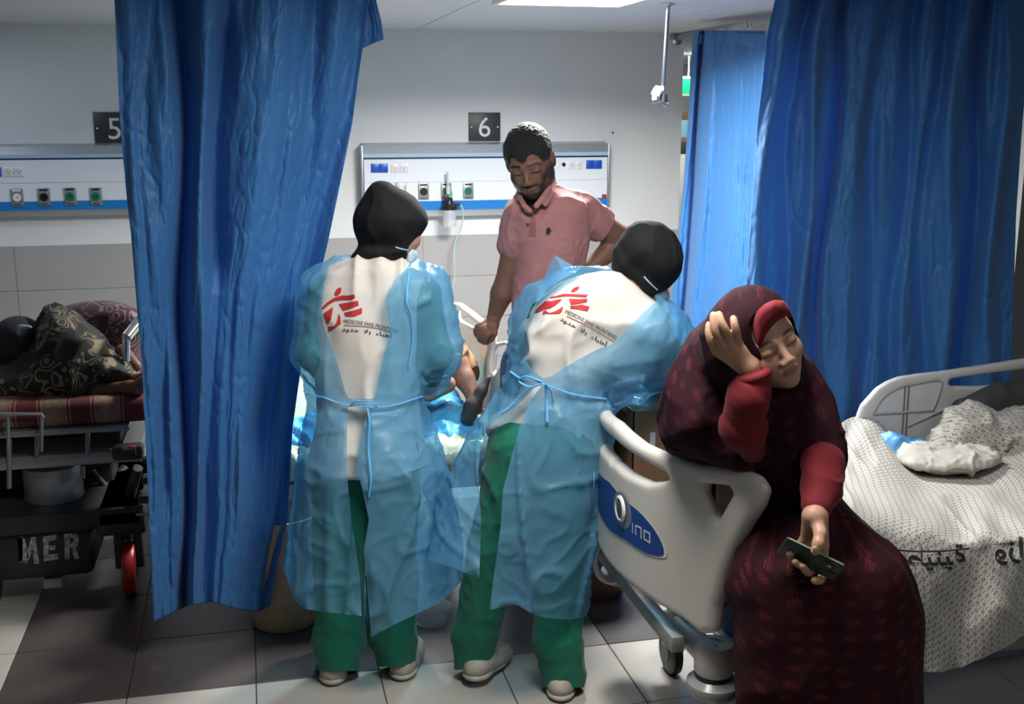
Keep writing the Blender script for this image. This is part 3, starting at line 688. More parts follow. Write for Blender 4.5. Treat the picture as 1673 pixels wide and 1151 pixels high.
# bumpers at the two foot corners
for s in (1, -1):
    yb = YC-s*.43; pb = WZ(1172, 1040, .40) if s == 1 else None
    c0 = WZ(1166, 1098, .345); cx, cyy = float(c0[0]), (float(c0[1]) if s == 1 else 2*YC-float(c0[1]))
    g = G(); g.lathe((cx, cyy, .345), [(.050, 0), (.054, .008), (.054, .075), (.048, .085), (.026, .086), (.024, .078)], 28)
    g.tube([(cx-.005, cyy, .39), (cx-.035, cyy+s*.07, .41), (cx-.05, cyy+s*.15, .42)], [.045, .036, .030], 12, flat=.85)
    g.obj('bumper_bracket', bedw, B2)
    G().lathe((cx, cyy, .303), [(.045, -.022), (.064, -.018), (.074, 0), (.072, .016), (.050, .030), (.04, .038)], 30).obj('bumper_wheel', mat('bumper_grey', (.34, .35, .35), .22), B2)
    G().lathe((cx, cyy, .336), [(.052, 0), (.052, .008)], 28).obj('bumper_seal', dkrub, B2)
hp = [WY(x, y, 3.18) for x, y in ((976, 893), (972, 918), (978, 940), (993, 950), (1008, 948), (1018, 936))]
G().tube(spline(hp, 5), .014, 10, flat=.7).obj('foot_lever', bedw, B2)
# mattress and far side rail
G().box((2.22, 3.045, z0+.06), (2.02, .74, .11), .035, seg=3).obj('mattress', mat('mattress_blue', (.02, .10, .34), .5), B2)
YR = 3.50
def rp(px, py): P = WY(px, py, YR); return (float(P[0]), float(P[2]))
outer = [rp(*p) for p in [(1399, 690), (1400, 680), (1407, 662), (1432, 634), (1450, 623), (1468, 616), (1500, 611), (1535, 607), (1596, 598), (1673, 586), (1760, 574), (1790, 585), (1800, 640), (1790, 720), (1673, 725), (1470, 724), (1440, 722), (1410, 712)]]
slot = [rp(*p) for p in [(1548, 620), (1560, 617), (1673, 603), (1740, 596), (1745, 610), (1673, 624), (1600, 631), (1553, 631), (1547, 626)]]
V, Q = slab(outer, [slot], .035, .012, (0, YR, 0), (1, 0, 0), (0, 0, 1), None, .006)
rail_m = mat('rail_plastic', (.50, .51, .52), .38, bump=(40, .04, .001)); part('side_rail', V, Q, rail_m, B2)
g = G()
for pts in ([(1426, 676), (1440, 652), (1466, 634), (1500, 626), (1536, 622), (1533, 645), (1524, 668), (1516, 671), (1426, 677)],):
    g.tube(spline([WY(x, y, YR-.020) for x, y in pts], 4), .0045, 6)
g.tube([WY(1546, 668, YR-.02), WY(1482, 697, YR-.02)], .004, 6)
g.obj('recess_edge', mat('recess_grey', (.36, .37, .39), .4), B2)
G().tube([WY(1479, 628, YR-.019), WY(1473, 719, YR-.019)], .0028, 6).tube([WY(1485, 628, YR-.019), WY(1479, 719, YR-.019)], .0028, 6).obj('split_line', mat('split_dark', (.14, .12, .09), .5), B2)
# ---------------------------------------------------------------- patterned sheet
def sheet_mat(name, base, ink, scale=1.0):
    m = mat(name, base, .8, sheen=.1); nt = m.node_tree; b = nt.nodes['Principled BSDF']; L = nt.links.new
    uvn = nd(nt, 'ShaderNodeUVMap'); sx = nd(nt, 'ShaderNodeSeparateXYZ'); L(uvn.outputs[0], sx.inputs[0])
    def mth(op, a, b_=None, c=None):
        n = nd(nt, 'ShaderNodeMath', operation=op)
        for i, v in enumerate((a, b_, c)):
            if v is None: continue
            if isinstance(v, (int, float)): n.inputs[i].default_value = v
            else: L(v, n.inputs[i])
        return n.outputs[0]
    def cells(ox, oy):
        fx = mth('SUBTRACT', mth('FRACT', mth('ADD', sx.outputs[0], ox)), .5); fy = mth('SUBTRACT', mth('FRACT', mth('ADD', sx.outputs[1], oy)), .5); return fx, fy
    fx, fy = cells(0, 0); r = mth('SQRT', mth('ADD', mth('MULTIPLY', fx, fx), mth('MULTIPLY', fy, fy)))
    ring = mth('LESS_THAN', mth('ABSOLUTE', mth('SUBTRACT', r, .17)), .062)
    gx, gy = cells(.5, .5); d1 = mth('ABSOLUTE', mth('ADD', gx, mth('MULTIPLY', gy, .8))); l1 = mth('ADD', mth('ABSOLUTE', gx), mth('ABSOLUTE', gy))
    tick = mth('MULTIPLY', mth('LESS_THAN', d1, .075), mth('LESS_THAN', l1, .36))
    hx, hy = cells(.0, .5); dot = mth('LESS_THAN', mth('ADD', mth('ABSOLUTE', hx), mth('MULTIPLY', mth('ABSOLUTE', hy), .5)), .10)
    f = mth('MULTIPLY', mth('MINIMUM', mth('ADD', mth('ADD', ring, tick), mth('MULTIPLY', dot, .6)), 1), .85)
    mx = nd(nt, 'ShaderNodeMix', data_type='RGBA'); L(f, mx.inputs[0]); mx.inputs[6].default_value = (*base, 1); mx.inputs[7].default_value = (*ink, 1)
    L(mx.outputs[2], b.inputs['Base Color']); return m
shm = sheet_mat('patterned_sheet', (.45, .435, .40), (.03, .035, .045))
def gridspline(C, nu, nv):
    C = np.array(C, float)
    R = np.array([spline(C[:, j], nu) for j in range(C.shape[1])])      # along rows
    R = R.transpose(1, 0, 2); return np.array([spline(r_, nv) for r_ in R])
def wr(P, a, s, f=14, seed=0):
    q = P*f; return a*(ridge(np.stack([q[..., 0]+noise(q*.5, seed)*1.5, q[..., 1]*.6, q[..., 2]*.5+q[..., 0]*.4], -1), seed)**2)
cols = [1338, 1368, 1396, 1440, 1490, 1560, 1640, 1730, 1820]
rows = []
rows.append([WY(x, y, Y) for x, y, Y in [(1338, 740, 3.36), (1366, 700, 3.44), (1396, 683, 3.50), (1440, 692, 3.46), (1482, 738, 3.42), (1560, 742, 3.40), (1640, 700, 3.40), (1730, 690, 3.40), (1820, 690, 3.4)]])
rows.append([WY(x, y, Y) for x, y, Y in [(1338, 775, 3.22), (1368, 742, 3.28), (1398, 735, 3.30), (1450, 745, 3.22), (1500, 775, 3.18), (1570, 775, 3.15), (1650, 748, 3.15), (1735, 735, 3.15), (1820, 730, 3.15)]])
rows.append([WY(x, y, Y) for x, y, Y in [(1338, 820, 2.98), (1370, 800, 3.0), (1410, 795, 3.0), (1470, 800, 2.96), (1530, 820, 2.92), (1590, 820, 2.90), (1655, 808, 2.9), (1740, 795, 2.9), (1820, 780, 2.9)]])
rows.append([WY(x, y, Y) for x, y, Y in [(1338, 860, 2.66), (1372, 850, 2.66), (1430, 850, 2.66), (1500, 862, 2.64), (1575, 878, 2.62), (1620, 876, 2.60), (1672, 866, 2.60), (1745, 850, 2.6), (1820, 835, 2.6)]])
rows.append([WY(x, y, Y) for x, y, Y in [(1338, 900, 2.58), (1375, 895, 2.58), (1440, 900, 2.57), (1510, 905, 2.56), (1580, 908, 2.55), (1628, 908, 2.55), (1680, 900, 2.55), (1745, 885, 2.55), (1820, 870, 2.55)]])
rows.append([WY(x, y, Y) for x, y, Y in [(1338, 1000, 2.56), (1378, 1000, 2.56), (1440, 1000, 2.53), (1510, 1000, 2.52), (1570, 1010, 2.56), (1625, 1000, 2.50), (1680, 985, 2.53), (1750, 965, 2.5), (1820, 950, 2.5)]])
rows.append([WY(x, y, Y) for x, y, Y in [(1338, 1090, 2.54), (1380, 1092, 2.54), (1440, 1096, 2.54), (1515, 1098, 2.52), (1560, 1092, 2.55), (1620, 1066, 2.52), (1680, 1040, 2.54), (1760, 1010, 2.5), (1820, 990, 2.5)]])
Gd = gridspline(np.array(rows), 26, 24)
nu_, nv_ = Gd.shape[:2]; vv, uu = np.meshgrid(np.linspace(0, 1, nu_), np.linspace(0, 1, nv_), indexing='ij')
n_ = np.zeros_like(Gd); du = np.gradient(Gd, axis=1); dv = np.gradient(Gd, axis=0); n_ = np.cross(du, dv); n_ /= np.linalg.norm(n_, axis=-1)[..., None]+1e-9
q = np.stack([uu*10+vv*5, vv*4-uu*2, uu*0+3], -1)
dsp = .012*noise(q*1.2, 4)+.012*ridge(np.stack([uu*7-vv*5, vv*2+uu*3, uu*0], -1), 7)**2*sstep(0, .15, vv)
sgn = -1 if n_[nu_//2, nv_//2, 2] < 0 else 1
Gd = Gd+sgn*n_*dsp[..., None]
au = np.cumsum(np.linalg.norm(np.diff(Gd, axis=1, prepend=Gd[:, :1]), axis=-1), axis=1); av = np.cumsum(np.linalg.norm(np.diff(Gd, axis=0, prepend=Gd[:1]), axis=-1), axis=0)
i, j = np.meshgrid(np.arange(nu_-1), np.arange(nv_-1), indexing='ij'); a = (i*nv_+j).ravel()
SQ = np.stack([a, a+nv_, a+nv_+1, a+1], 1); UVs = np.stack([(au/.0225).ravel(), (av/.0225).ravel()], 1)
Ts = thing('bed_sheet', 'white patterned bed sheet draped over the bed side, with black Arabic print', 'bed sheet', (2.3, 2.9, .6))
sho = part('sheet', Gd.reshape(-1, 3), SQ, shm, Ts, uv=UVs); s = sho.modifiers.new('s', 'SOLIDIFY'); s.thickness = .002
sbvh = BVHTree.FromPolygons([tuple(v) for v in Gd.reshape(-1, 3)], [tuple(int(i) for i in q) for q in SQ])
# folded hem strip across the side
hem = [WY(x, y, 2.52) for x, y in ((1455, 898), (1500, 901), (1540, 900), (1583, 896), (1640, 893), (1700, 880), (1820, 858))]
# print: Arabic words seen from the reverse of the cloth
ink = mat('print_black', (.012, .012, .015), .7)
G().tube([p+np.array([0, -.004, 0]) for p in hem[:3]]+[WY(1583, 897, 2.52)], .0025, 6).obj('hem_line', ink, Ts)
# crumpled cloths and dark pillow at the head
def blob(name, prims, m, parent, h=.012, k=.05, disp=None, rel=2, **kw):
    f = Field(h, k)
    for p in prims:
        if p[0] == 'e': f.ell(*p[1:])
        else: f.cap(*p[1:])
    V, Q = f.mesh(); V = relax(V, Q, rel); N = vnormals(V, Q)
    if disp is not None: V = V+N*disp(V)[:, None]
    uv = np.stack([V[:, 0]+V[:, 1]*.4, V[:, 2]+V[:, 1]*.6], 1)/.0225
    return part(name, V, Q, m, parent, uv=uv, **kw), V, Q
t = thing('crumpled_sheet', 'crumpled pale patterned sheet heaped at the head of the bed, over the dark pillow', 'bed sheet', WY(1600, 730, 3.2))
e = lambda x, y, Y, r: ('e', WY(x, y, Y), r)
cr = lambda s: (lambda V: .020*ridge(V*[9, 9, 13]+noise(V*6, s)[:, None]*.8, s)**2+.006*ridge(V*30, s+1)**2)
blob('cloth', [e(1600, 715, 3.32, (.16, .10, .07)), e(1680, 715, 3.3, (.2, .12, .09)), e(1560, 745, 3.3, (.12, .1, .045)), e(1760, 720, 3.25, (.25, .2, .10)), e(1585, 690, 3.36, (.09, .06, .06))], shm, t, disp=cr(3), h=.009)
t = thing('folded_cloth', 'small crumpled off-white cloth lying on the mattress beside the side rail', 'cloth', WY(1540, 750, 3.2))
blob('cloth', [e(1535, 752, 3.2, (.13, .10, .018)), e(1585, 748, 3.14, (.09, .08, .020)), e(1505, 746, 3.24, (.06, .06, .02))], mat('cloth_offwhite', (.42, .41, .38), .8), t, disp=lambda V: .016*ridge(V*[14, 14, 20]+noise(V*7, 8)[:, None], 9)**3+.006*ridge(V*34, 10)**2, h=.007, rel=1)
t = thing('pillow', 'dark charcoal pillow propped against the side rail', 'pillow', WY(1640, 660, 3.36))
blob('pillow_case', [('e', WY(1600, 668, 3.42), (.11, .05, .05)), ('e', WY(1660, 655, 3.42), (.16, .06, .075)), ('e', WY(1740, 650, 3.40), (.2, .07, .09))], mat('charcoal_cloth', (.035, .035, .038), .8), t, disp=lambda V: .008*ridge(V*12, 3)**2, h=.01)
t = thing('blue_pad', 'crumpled light blue pad on the mattress below the side rail', 'pad', WY(1480, 735, 3.3))
blob('pad', [e(1480, 738, 3.34, (.09, .07, .03)), e(1462, 728, 3.36, (.04, .05, .03))], mat('pad_blue', (.05, .26, .55), .5), t, disp=cr(11), h=.008)
# ---------------------------------------------------------------- box and bags
t = thing('cardboard_box', 'open brown cardboard box of supplies standing behind the footboard', 'box', WY(1040, 800, 3.3))
bz0 = .57; a = WY(1034, 700, 3.22); b = a+np.array([.34, 0, 0]); ztop = float(WY(1040, 672, 3.22)[2])
card = mat('cardboard', (.20, .105, .05), .8, bump=(50, .1, .001), var=(6, .4, (.16, .085, .04)))
x0, x1, y0, y1 = float(a[0]), float(b[0]), 3.22, 3.48
g = G(); g.bx((x0, y0, bz0), (x1, y0+.006, ztop), .001).bx((x0, y1, bz0), (x1, y1+.006, ztop), .001).bx((x0, y0, bz0), (x0+.006, y1, ztop), .001).bx((x1, y0, bz0), (x1+.006, y1, ztop), .001).bx((x0, y0, bz0), (x1, y1, bz0+.006), .001)
g.obj('carton', card, t); p = WY(1066, 722, 3.215); G().box(p, (.018, .002, .06), 0).obj('paper_label', mat('paper_white', (.5, .5, .47), .7), t, smooth=False)
g = G(); g.box(((x0+x1)/2, y1+.05, ztop+.02), (x1-x0, .1, .004), 0, R=Matrix.Rotation(.4, 3, 'X')); g.obj('flap', card, t)
film = mat('clear_film', (.45, .55, .58), .12, alpha=.6)
for k, (x, y, lab, m_) in enumerate([(1045, 662, 'clear plastic packet on top of the brown box', film), (1065, 668, 'teal wrapped packet lying in the brown box', mat('packet_teal', (.06, .25, .27), .35))]):
    tt = thing('packet', lab, 'packet', WY(x, y, 3.3)); blob('wrapper', [e(x, y, 3.32, (.07, .06, .022)), e(x+16, y+2, 3.3, (.05, .05, .018))], m_, tt, disp=cr(20+k), h=.007)
t = thing('plastic_bag', 'blue and green plastic bag hanging behind the footboard corner', 'bag', WY(1188, 1000, 2.72))
blob('bag', [('e', WY(1190, 985, 2.74), (.045, .05, .055)), ('e', WY(1188, 1015, 2.74), (.04, .05, .05))], mat('bag_blue', (.06, .20, .50), .25, var=(14, 1, (.30, .45, .65))), t, disp=cr(31), h=.006)
blob('lower_bag', [('e', WY(1196, 1050, 2.76), (.03, .04, .045))], mat('bag_green', (.12, .42, .28), .3), t, disp=cr(33), h=.006)
t = thing('plastic_wrapper', 'clear crumpled plastic wrapper on the floor between the two nurses', 'wrapper', WZ(700, 1005, 0))
c = WZ(698, 1008, .012); blob('film', [('e', c, (.06, .09, .012)), ('e', c+np.array([.04, .05, 0.01]), (.05, .05, .014))], mat('clear_film2', (.6, .6, .58), .15, alpha=.35), t, disp=cr(41), h=.005)
# ---------------------------------------------------------------- bins
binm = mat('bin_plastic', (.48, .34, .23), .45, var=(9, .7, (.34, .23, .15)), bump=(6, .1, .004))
def bin_(x, y, r, h, lab, base=.86, m=binm):
    c = WZ(x, y, 0); c = c+FH*r*base; t = thing('waste_bin', lab, 'bin', c)
    G().lathe(c, [(r*base*.95, .002), (r*base, .01), (r*base*1.03, .05), (r*.96, h-.04), (r, h-.03), (r*1.02, h), (r*.95, h), (r*.80, .03)], 40).obj('bucket', m, t)
bin_(455, 1038, .138, .42, 'round beige plastic bin standing at the foot of the blue curtain')
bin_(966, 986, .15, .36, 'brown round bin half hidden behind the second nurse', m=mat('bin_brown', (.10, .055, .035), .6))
# ---------------------------------------------------------------- bed 6 with its side rails
B6 = thing('hospital_bed', 'pale hospital bed with raised white side rail under the man\'s hand', 'hospital bed', (.4, 5.0, 0))
MZ = .60
G().bx((-.12, 3.93, MZ-.10), (.84, 5.95, MZ), .03).obj('mattress', mat('mattress_green', (.30, .42, .36), .28, var=(7, .5, (.42, .52, .44)), bump=(12, .3, .01)), B6)
G().bx((-.10, 3.95, MZ-.17), (.82, 5.9, MZ-.105), .01).bx((-.02, 4.1, .18), (.04, 5.8, .23), .006).bx((.68, 4.1, .18), (.74, 5.8, .23), .006).bx((0, 4.1, .18), (.7, 4.16, .23), .006).bx((0, 5.7, .18), (.7, 5.76, .23), .006).tube([(.36, 4.5, .2), (.36, 4.5, .46)], .04, 12).tube([(.36, 5.4, .2), (.36, 5.4, .46)], .04, 12).obj('bed_frame', bedgrey, B6)
for x, y in ((0, 4.15), (.70, 4.15), (0, 5.7), (.70, 5.7)): caster(B6, x, y)
XR = .90
def rx(px, py): P = WX(px, py, XR); return (float(P[1]), float(P[2]))
o1 = [rx(*p) for p in [(738, 500), (743, 494), (752, 495), (775, 512), (800, 532), (808, 545), (806, 560), (800, 590), (797, 640), (794, 668), (770, 650), (750, 632), (742, 590), (739, 530)]]
h1 = [rx(*p) for p in [(747, 508), (752, 506), (773, 522), (792, 538), (794, 548), (775, 536), (757, 526), (749, 520)]]
V, Q = slab(o1, [h1], .035, .013, (XR, 0, 0), (0, 1, 0), (0, 0, 1), None, .0065); part('side_rail', V, Q[:, ::-1], bedw, B6)
XR = .93
o2 = [rx(*p) for p in [(803, 690), (798, 600), (802, 572), (812, 560), (828, 557), (850, 566), (872, 580), (880, 600), (878, 700), (850, 710), (820, 702)]]
h2 = [rx(*p) for p in [(806, 605), (809, 580), (818, 567), (830, 564), (850, 575), (868, 588), (868, 610), (840, 600), (820, 598), (812, 612)]]
V, Q = slab(o2, [h2], .03, .012, (XR, 0, 0), (0, 1, 0), (0, 0, 1), None, .0065); part('side_rail', V, Q[:, ::-1], bedw, B6)
for y_ in (4.0, 4.3, 4.6): G().box((.875, y_, .47), (.03, .04, .22), .006).obj('rail_bracket', bedgrey, B6)
G().bx((-.13, 5.95, .3), (.86, 6.0, 1.0), .02).obj('headboard', bedw, B6)
t = thing('bed_pad', 'crumpled bright blue disposable pad spread on the mattress beside the patient', 'pad', (.6, 4.2, MZ))
blob('pad', [('e', (.62, 4.12, MZ+.02), (.16, .13, .022)), ('e', (.70, 4.22, MZ+.025), (.12, .14, .03)), ('e', (.72, 4.06, MZ+.01), (.09, .08, .02)), ('e', (.70, 4.5, MZ+.02), (.12, .2, .03)), ('e', (.3, 4.2, MZ+.015), (.3, .2, .02))], mat('pad_bright', (.07, .42, .78), .45), t, disp=lambda V: .03*ridge(V*[11, 11, 7]+noise(V*5, 2)[:, None], 5)**2+.006*ridge(V*30, 6)**2, h=.009)
t = thing('plastic_sheet', 'crinkled clear greenish plastic sheet wrapped over the mattress corner', 'sheet', (.6, 4.0, MZ))
blob('film', [('e', (.70, 3.98, MZ-.03), (.20, .10, .06)), ('e', (.35, 3.99, MZ-.03), (.3, .09, .055)), ('e', (-.02, 3.99, MZ-.02), (.16, .1, .06)), ('e', (-.11, 4.0, MZ-.06), (.06, .1, .10))], mat('film_green', (.50, .60, .50), .15, var=(25, .6, (.22, .36, .28))), t, disp=lambda V: .010*ridge(V*[30, 20, 9], 5)**2, h=.008)
# ---------------------------------------------------------------- stretcher on the other side
S = thing('stretcher', 'dark wheeled stretcher with red caster and MER stencilled in white', 'stretcher', (-1.2, 4.5, 0))
YS = 4.2; ps = lambda x, y, Y=YS: WY(x, y, Y)
alu = mat('stretcher_metal', (.27, .28, .29), .35, .6); dk = mat('stretcher_black', (.018, .019, .021), .5)
def wb(g, xa, ya, xb, yb, Yf, dep, bev=.006):
    a = ps(xa, ya, Yf); b = ps(xb, yb, Yf); za = ps(110, ya, Yf)[2]; zb_ = ps(110, yb, Yf)[2]; return g.bx((a[0], Yf, min(za, zb_)), (b[0], Yf+dep, max(za, zb_)), bev)
zd = float(ps(100, 706)[2])
wb(G(), -340, 700, 213, 712, YS, .66, .02).obj('deck', alu, S)
wb(wb(G(), -340, 742, 232, 763, YS+.02, .05), -340, 742, 232, 763, YS+.58, .05).bx((ps(200, 742)[0]-.0, YS+.02, float(ps(1, 763)[2])), (ps(232, 742)[0], YS+.62, float(ps(1, 744)[2])), .006).obj('lower_frame', alu, S)
g = G(); wb(g, 182, 736, 235, 760, YS-.03, .06, .012).tube([ps(200, 738, YS-.035), ps(222, 736, YS-.035)], .018, 10).tube([ps(232, 752), ps(248, 752)], .016, 10); g.obj('latch', dk, S)
G().tube([ps(213, 731, YS-.04), ps(222, 731, YS-.04)], .006, 8).obj('red_tab', mat('tab_red', (.5, .03, .02), .4), S)
wb(G(), -340, 714, 200, 741, YS+.16, .38, .01).obj('under_deck_shade', dk, S); wb(G(), -300, 762, 190, 840, YS+.34, .2, .02).obj('column_back_shade', dk, S)  # black boxes added as shade under the deck and behind the column
cc = ps(80, 800, YS+.3); zb = float(ps(80, 836, YS+.1)[2]); zt_ = float(ps(80, 772, YS+.1)[2])
ra = (ps(130, 800, YS+.1)[0]-ps(30, 800, YS+.1)[0])/2
G().lathe((float(ps(80, 800, YS+.1)[0]), YS+.1+ra, 0), [(ra*.96, zb-.01), (ra*1.0, zb), (ra*.99, zt_), (ra*.9, zt_+.005)], 40).obj('lift_column', mat('column_silver', (.36, .39, .41), .35, .3), S)
for x, y0_, y1_ in ((15, 712, 798), (-80, 712, 770), (135, 762, 782), (143, 706, 744), (60, 706, 744)): G().tube([ps(x, y0_, YS+.02), ps(x, y1_, YS+.02)], .009, 8).obj('bracket', alu, S)
for p_, r_ in (([ps(225, 765, YS+.05), ps(205, 840, YS+.15)], .020), ([ps(205, 765, YS+.5), ps(120, 850, YS+.3)], .02), ([ps(150, 770, YS+.3), ps(215, 845, YS+.3)], .014)): G().tube(p_, r_, 10).obj('strut', mat('strut_dark', (.07, .072, .075), .4, .6), S)
g = G(); wb(g, -200, 838, 238, 872, YS, .60, .02); wb(g, -60, 866, 155, 945, YS+.02, .5, .03); wb(g, 155, 838, 240, 884, YS, .6, .015); g.obj('base', dk, S)
g = G(); wb(g, 70, 944, 102, 960, YS+.06, .1, .003); g.obj('tag_plate', mat('tag_white', (.38, .42, .48), .5), S)
g = G(); wb(g, 224, 820, 247, 834, YS-.04, .08, .006); wb(g, 232, 790, 247, 802, YS-.02, .06, .004); g.obj('pedal', dk, S)
G().tube([ps(222, 842, YS-.05), ps(248, 840, YS-.05)], .006, 8).obj('pedal_bar', chrome, S)
# stencilled letters with rough paint
stm = mat('stencil_paint', (.55, .55, .54), .7, var=(60, .95, (.03, .03, .03)))
def stencil(quads, nm):
    V = []; Fc = []
    for qd in quads:
        n = len(V); V += [ps(x, y, YS+.018) for x, y in qd]; Fc.append([n+i for i in range(len(qd))])
    part(nm, V, Fc, stm, S, smooth=False)
stencil([[(29, 878), (37, 878), (37, 918), (31, 918)], [(31, 918), (29, 878), (40, 880), (47, 910), (42, 922)], [(45, 922), (44, 905), (51, 878), (58, 878), (64, 922), (56, 922), (53, 898)]], 'stencil_letter')
stencil([[(70, 877), (80, 876), (79, 916), (72, 918)], [(80, 876), (93, 873), (93, 882), (80, 885)], [(80, 892), (90, 891), (90, 899), (80, 900)], [(79, 907), (95, 905), (95, 914), (79, 917)]], 'stencil_letter')
stencil([[(105, 873), (114, 872), (114, 914), (106, 915)], [(114, 872), (126, 873), (129, 882), (126, 895), (114, 896), (114, 888), (120, 887), (120, 880), (114, 880)], [(116, 896), (124, 896), (130, 913), (122, 914)]], 'stencil_letter')
# wheels
def gwheel(x, y, Y, r, colr, nm):
    c = ps(x, y, Y); g = G(); g.lathe((c[0], Y, r), [(r*.72, -.024), (r*.93, -.022), (r, -.010), (r, .010), (r*.93, .022), (r*.72, .024)], 34, 'x'); w_ = g.obj(nm, colr, S)
    G().lathe((c[0], Y, r), [(r*.70, -.018), (r*.3, -.026), (r*.3, .026), (r*.70, .018)], 24, 'x').obj('hub', dk, w_)
    G().tube([(c[0]+.035, Y, r), (c[0]+.035, Y, r*2+.03), (c[0], Y+.03, r*2+.07)], .018, 8, flat=.6).tube([(c[0]-.035, Y, r), (c[0]-.035, Y, r*2+.03), (c[0], Y+.03, r*2+.07)], .018, 8, flat=.6).obj('fork', dk, w_)
redm = mat('wheel_red', (.42, .018, .022), .35)
gwheel(214, 940, 4.26, .105, redm, 'red_wheel'); gwheel(-20, 900, 4.26, .105, dkrub, 'wheel'); gwheel(214, 940, 4.75, .105, dkrub, 'wheel'); gwheel(-300, 940, 4.26, .105, redm, 'red_wheel')
# folded rail loops in front of the mattress
for x in (13, 68, -120):
    p0, p1, p2 = ps(x, 738, YS-.02), ps(x, 700, YS-.03), ps(x, 677, YS-.03)
    G().tube([p0, p1, p2], .006, 8).obj('rail_loop', alu, S)
G().tube([ps(-120, 677, YS-.03), ps(13, 677, YS-.03), ps(68, 677, YS-.03), ps(71, 683, YS-.03)], .006, 8).obj('rail_loop', alu, S)
# mattress with the striped cover
strm = mat('stripe_cover', (.22, .06, .06), .85); nt = strm.node_tree; L = nt.links.new
tc = nd(nt, 'ShaderNodeTexCoord'); sx = nd(nt, 'ShaderNodeSeparateXYZ'); L(tc.outputs['Object'], sx.inputs[0])
wv = nd(nt, 'ShaderNodeTexWave', wave_type='BANDS', bands_direction='X', wave_profile='SIN'); wv.inputs['Scale'].default_value = 1.7; wv.inputs['Distortion'].default_value = .4; L(tc.outputs['Object'], wv.inputs['Vector'])
rmp = nd(nt, 'ShaderNodeValToRGB'); e_ = rmp.color_ramp.elements; e_[0].position = .0; e_[0].color = (.10, .015, .02, 1); e_[1].position = 1; e_[1].color = (.22, .15, .10, 1)
for p_, c_ in ((.30, (.10, .015, .02, 1)), (.34, (.30, .22, .15, 1)), (.40, (.13, .02, .022, 1)), (.52, (.13, .02, .022, 1)), (.57, (.30, .22, .15, 1)), (.62, (.18, .11, .08, 1))): k_ = e_.new(p_); k_.color = c_
L(wv.outputs[1], rmp.inputs[0])
ns = nd(nt, 'ShaderNodeTexVoronoi', feature='DISTANCE_TO_EDGE'); ns.inputs['Scale'].default_value = 34; L(tc.outputs['Object'], ns.inputs['Vector'])
mr = nd(nt, 'ShaderNodeMapRange'); mr.inputs[2].default_value = .10; mr.inputs[3].default_value = .45; mr.inputs[4].default_value = 0; L(ns.outputs['Distance'], mr.inputs[0])
mx = nd(nt, 'ShaderNodeMix', data_type='RGBA'); L(mr.outputs[0], mx.inputs[0]); L(rmp.outputs[0], mx.inputs[6]); mx.inputs[7].default_value = (.09, .03, .03, 1); L(mx.outputs[2], nt.nodes['Principled BSDF'].inputs['Base Color'])
tm_ = thing('stretcher_mattress', 'maroon and beige striped mattress cover on the stretcher', 'mattress', (-1, 4.5, zd))
a = ps(-330, 698, YS); b = ps(243, 656, YS); a[2] = ps(110, 700, YS)[2]; b[2] = ps(110, 656, YS)[2]
V = None; g = G(); g.box(((a[0]+b[0])/2, YS+.34, (a[2]+b[2])/2), (b[0]-a[0], .66, abs(b[2]-a[2])), .03, seg=3); g.obj('cover', strm, tm_)
# ================================================================ people
def mth(nt, op, a, b_=None):
    n = nd(nt, 'ShaderNodeMath', operation=op)
    for i, v in enumerate((a, b_)):
        if v is None: continue
        if isinstance(v, (int, float)): n.inputs[i].default_value = v
        else: nt.links.new(v, n.inputs[i])
    return n.outputs[0]
def cloth(name, col, rough=.8, sheen=.15, bs=(180, .12, .001), var=None, spec=.3): return mat(name, col, rough, spec=spec, sheen=sheen, bump=bs, var=var)
skin_brown = mat('skin_brown', (.20, .095, .06), .5, spec=.4, attr='Col', bump=(260, .12, .0006), sss=.0)
skin_fair = mat('skin_fair', (.40, .22, .15), .5, spec=.4, attr='Col', bump=(260, .10, .0005), sss=.0)
green = cloth('scrub_green', (.005, .15, .090), .8, var=(4, .4, (.004, .115, .07)))
vestm = cloth('vest_white', (.66, .62, .57), .8, var=(5, .3, (.60, .565, .52)))
hijm = cloth('hijab_black', (.012, .012, .013), .85, 0, (220, .2, .001), spec=.2)
polo = cloth('polo_pink', (.43, .19, .185), .8, .1, (300, .25, .0008), (6, .3, (.38, .165, .165)))
jeans = cloth('jeans_blue', (.03, .06, .16), .8); maskm = mat('mask_blue', (.45, .56, .64), .6, bump=(90, .2, .001)); shoem = mat('shoe_beige', (.46, .40, .33), .7, bump=(60, .2, .002), var=(18, .7, (.30, .25, .20)))
solem = mat('shoe_sole', (.50, .46, .40), .7, var=(30, .6, (.30, .27, .23)))
# thin blue non-woven gown: real see-through film
gownm = bpy.data.materials.new('gown_film'); gownm.use_nodes = True; nt = gownm.node_tree; L = nt.links.new; b = nt.nodes['Principled BSDF']; b.inputs['Base Color'].default_value = (.20, .50, .76, 1); b.inputs['Roughness'].default_value = .30; b.inputs['Specular IOR Level'].default_value = .55
tc = nd(nt, 'ShaderNodeTexCoord')
n1 = nd(nt, 'ShaderNodeTexNoise', noise_type='RIDGED_MULTIFRACTAL'); n1.inputs['Scale'].default_value = 6; n1.inputs['Detail'].default_value = 4; n1.inputs['Distortion'].default_value = .8; L(tc.outputs['Object'], n1.inputs['Vector'])
n2 = nd(nt, 'ShaderNodeTexNoise'); n2.inputs['Scale'].default_value = 320; L(tc.outputs['Object'], n2.inputs['Vector'])
hsum = mth(nt, 'ADD', n1.outputs['Fac'], mth(nt, 'MULTIPLY', n2.outputs['Fac'], .10))
bp = nd(nt, 'ShaderNodeBump'); bp.inputs['Strength'].default_value = .55; bp.inputs['Distance'].default_value = .016; L(hsum, bp.inputs['Height']); L(bp.outputs[0], b.inputs['Normal'])
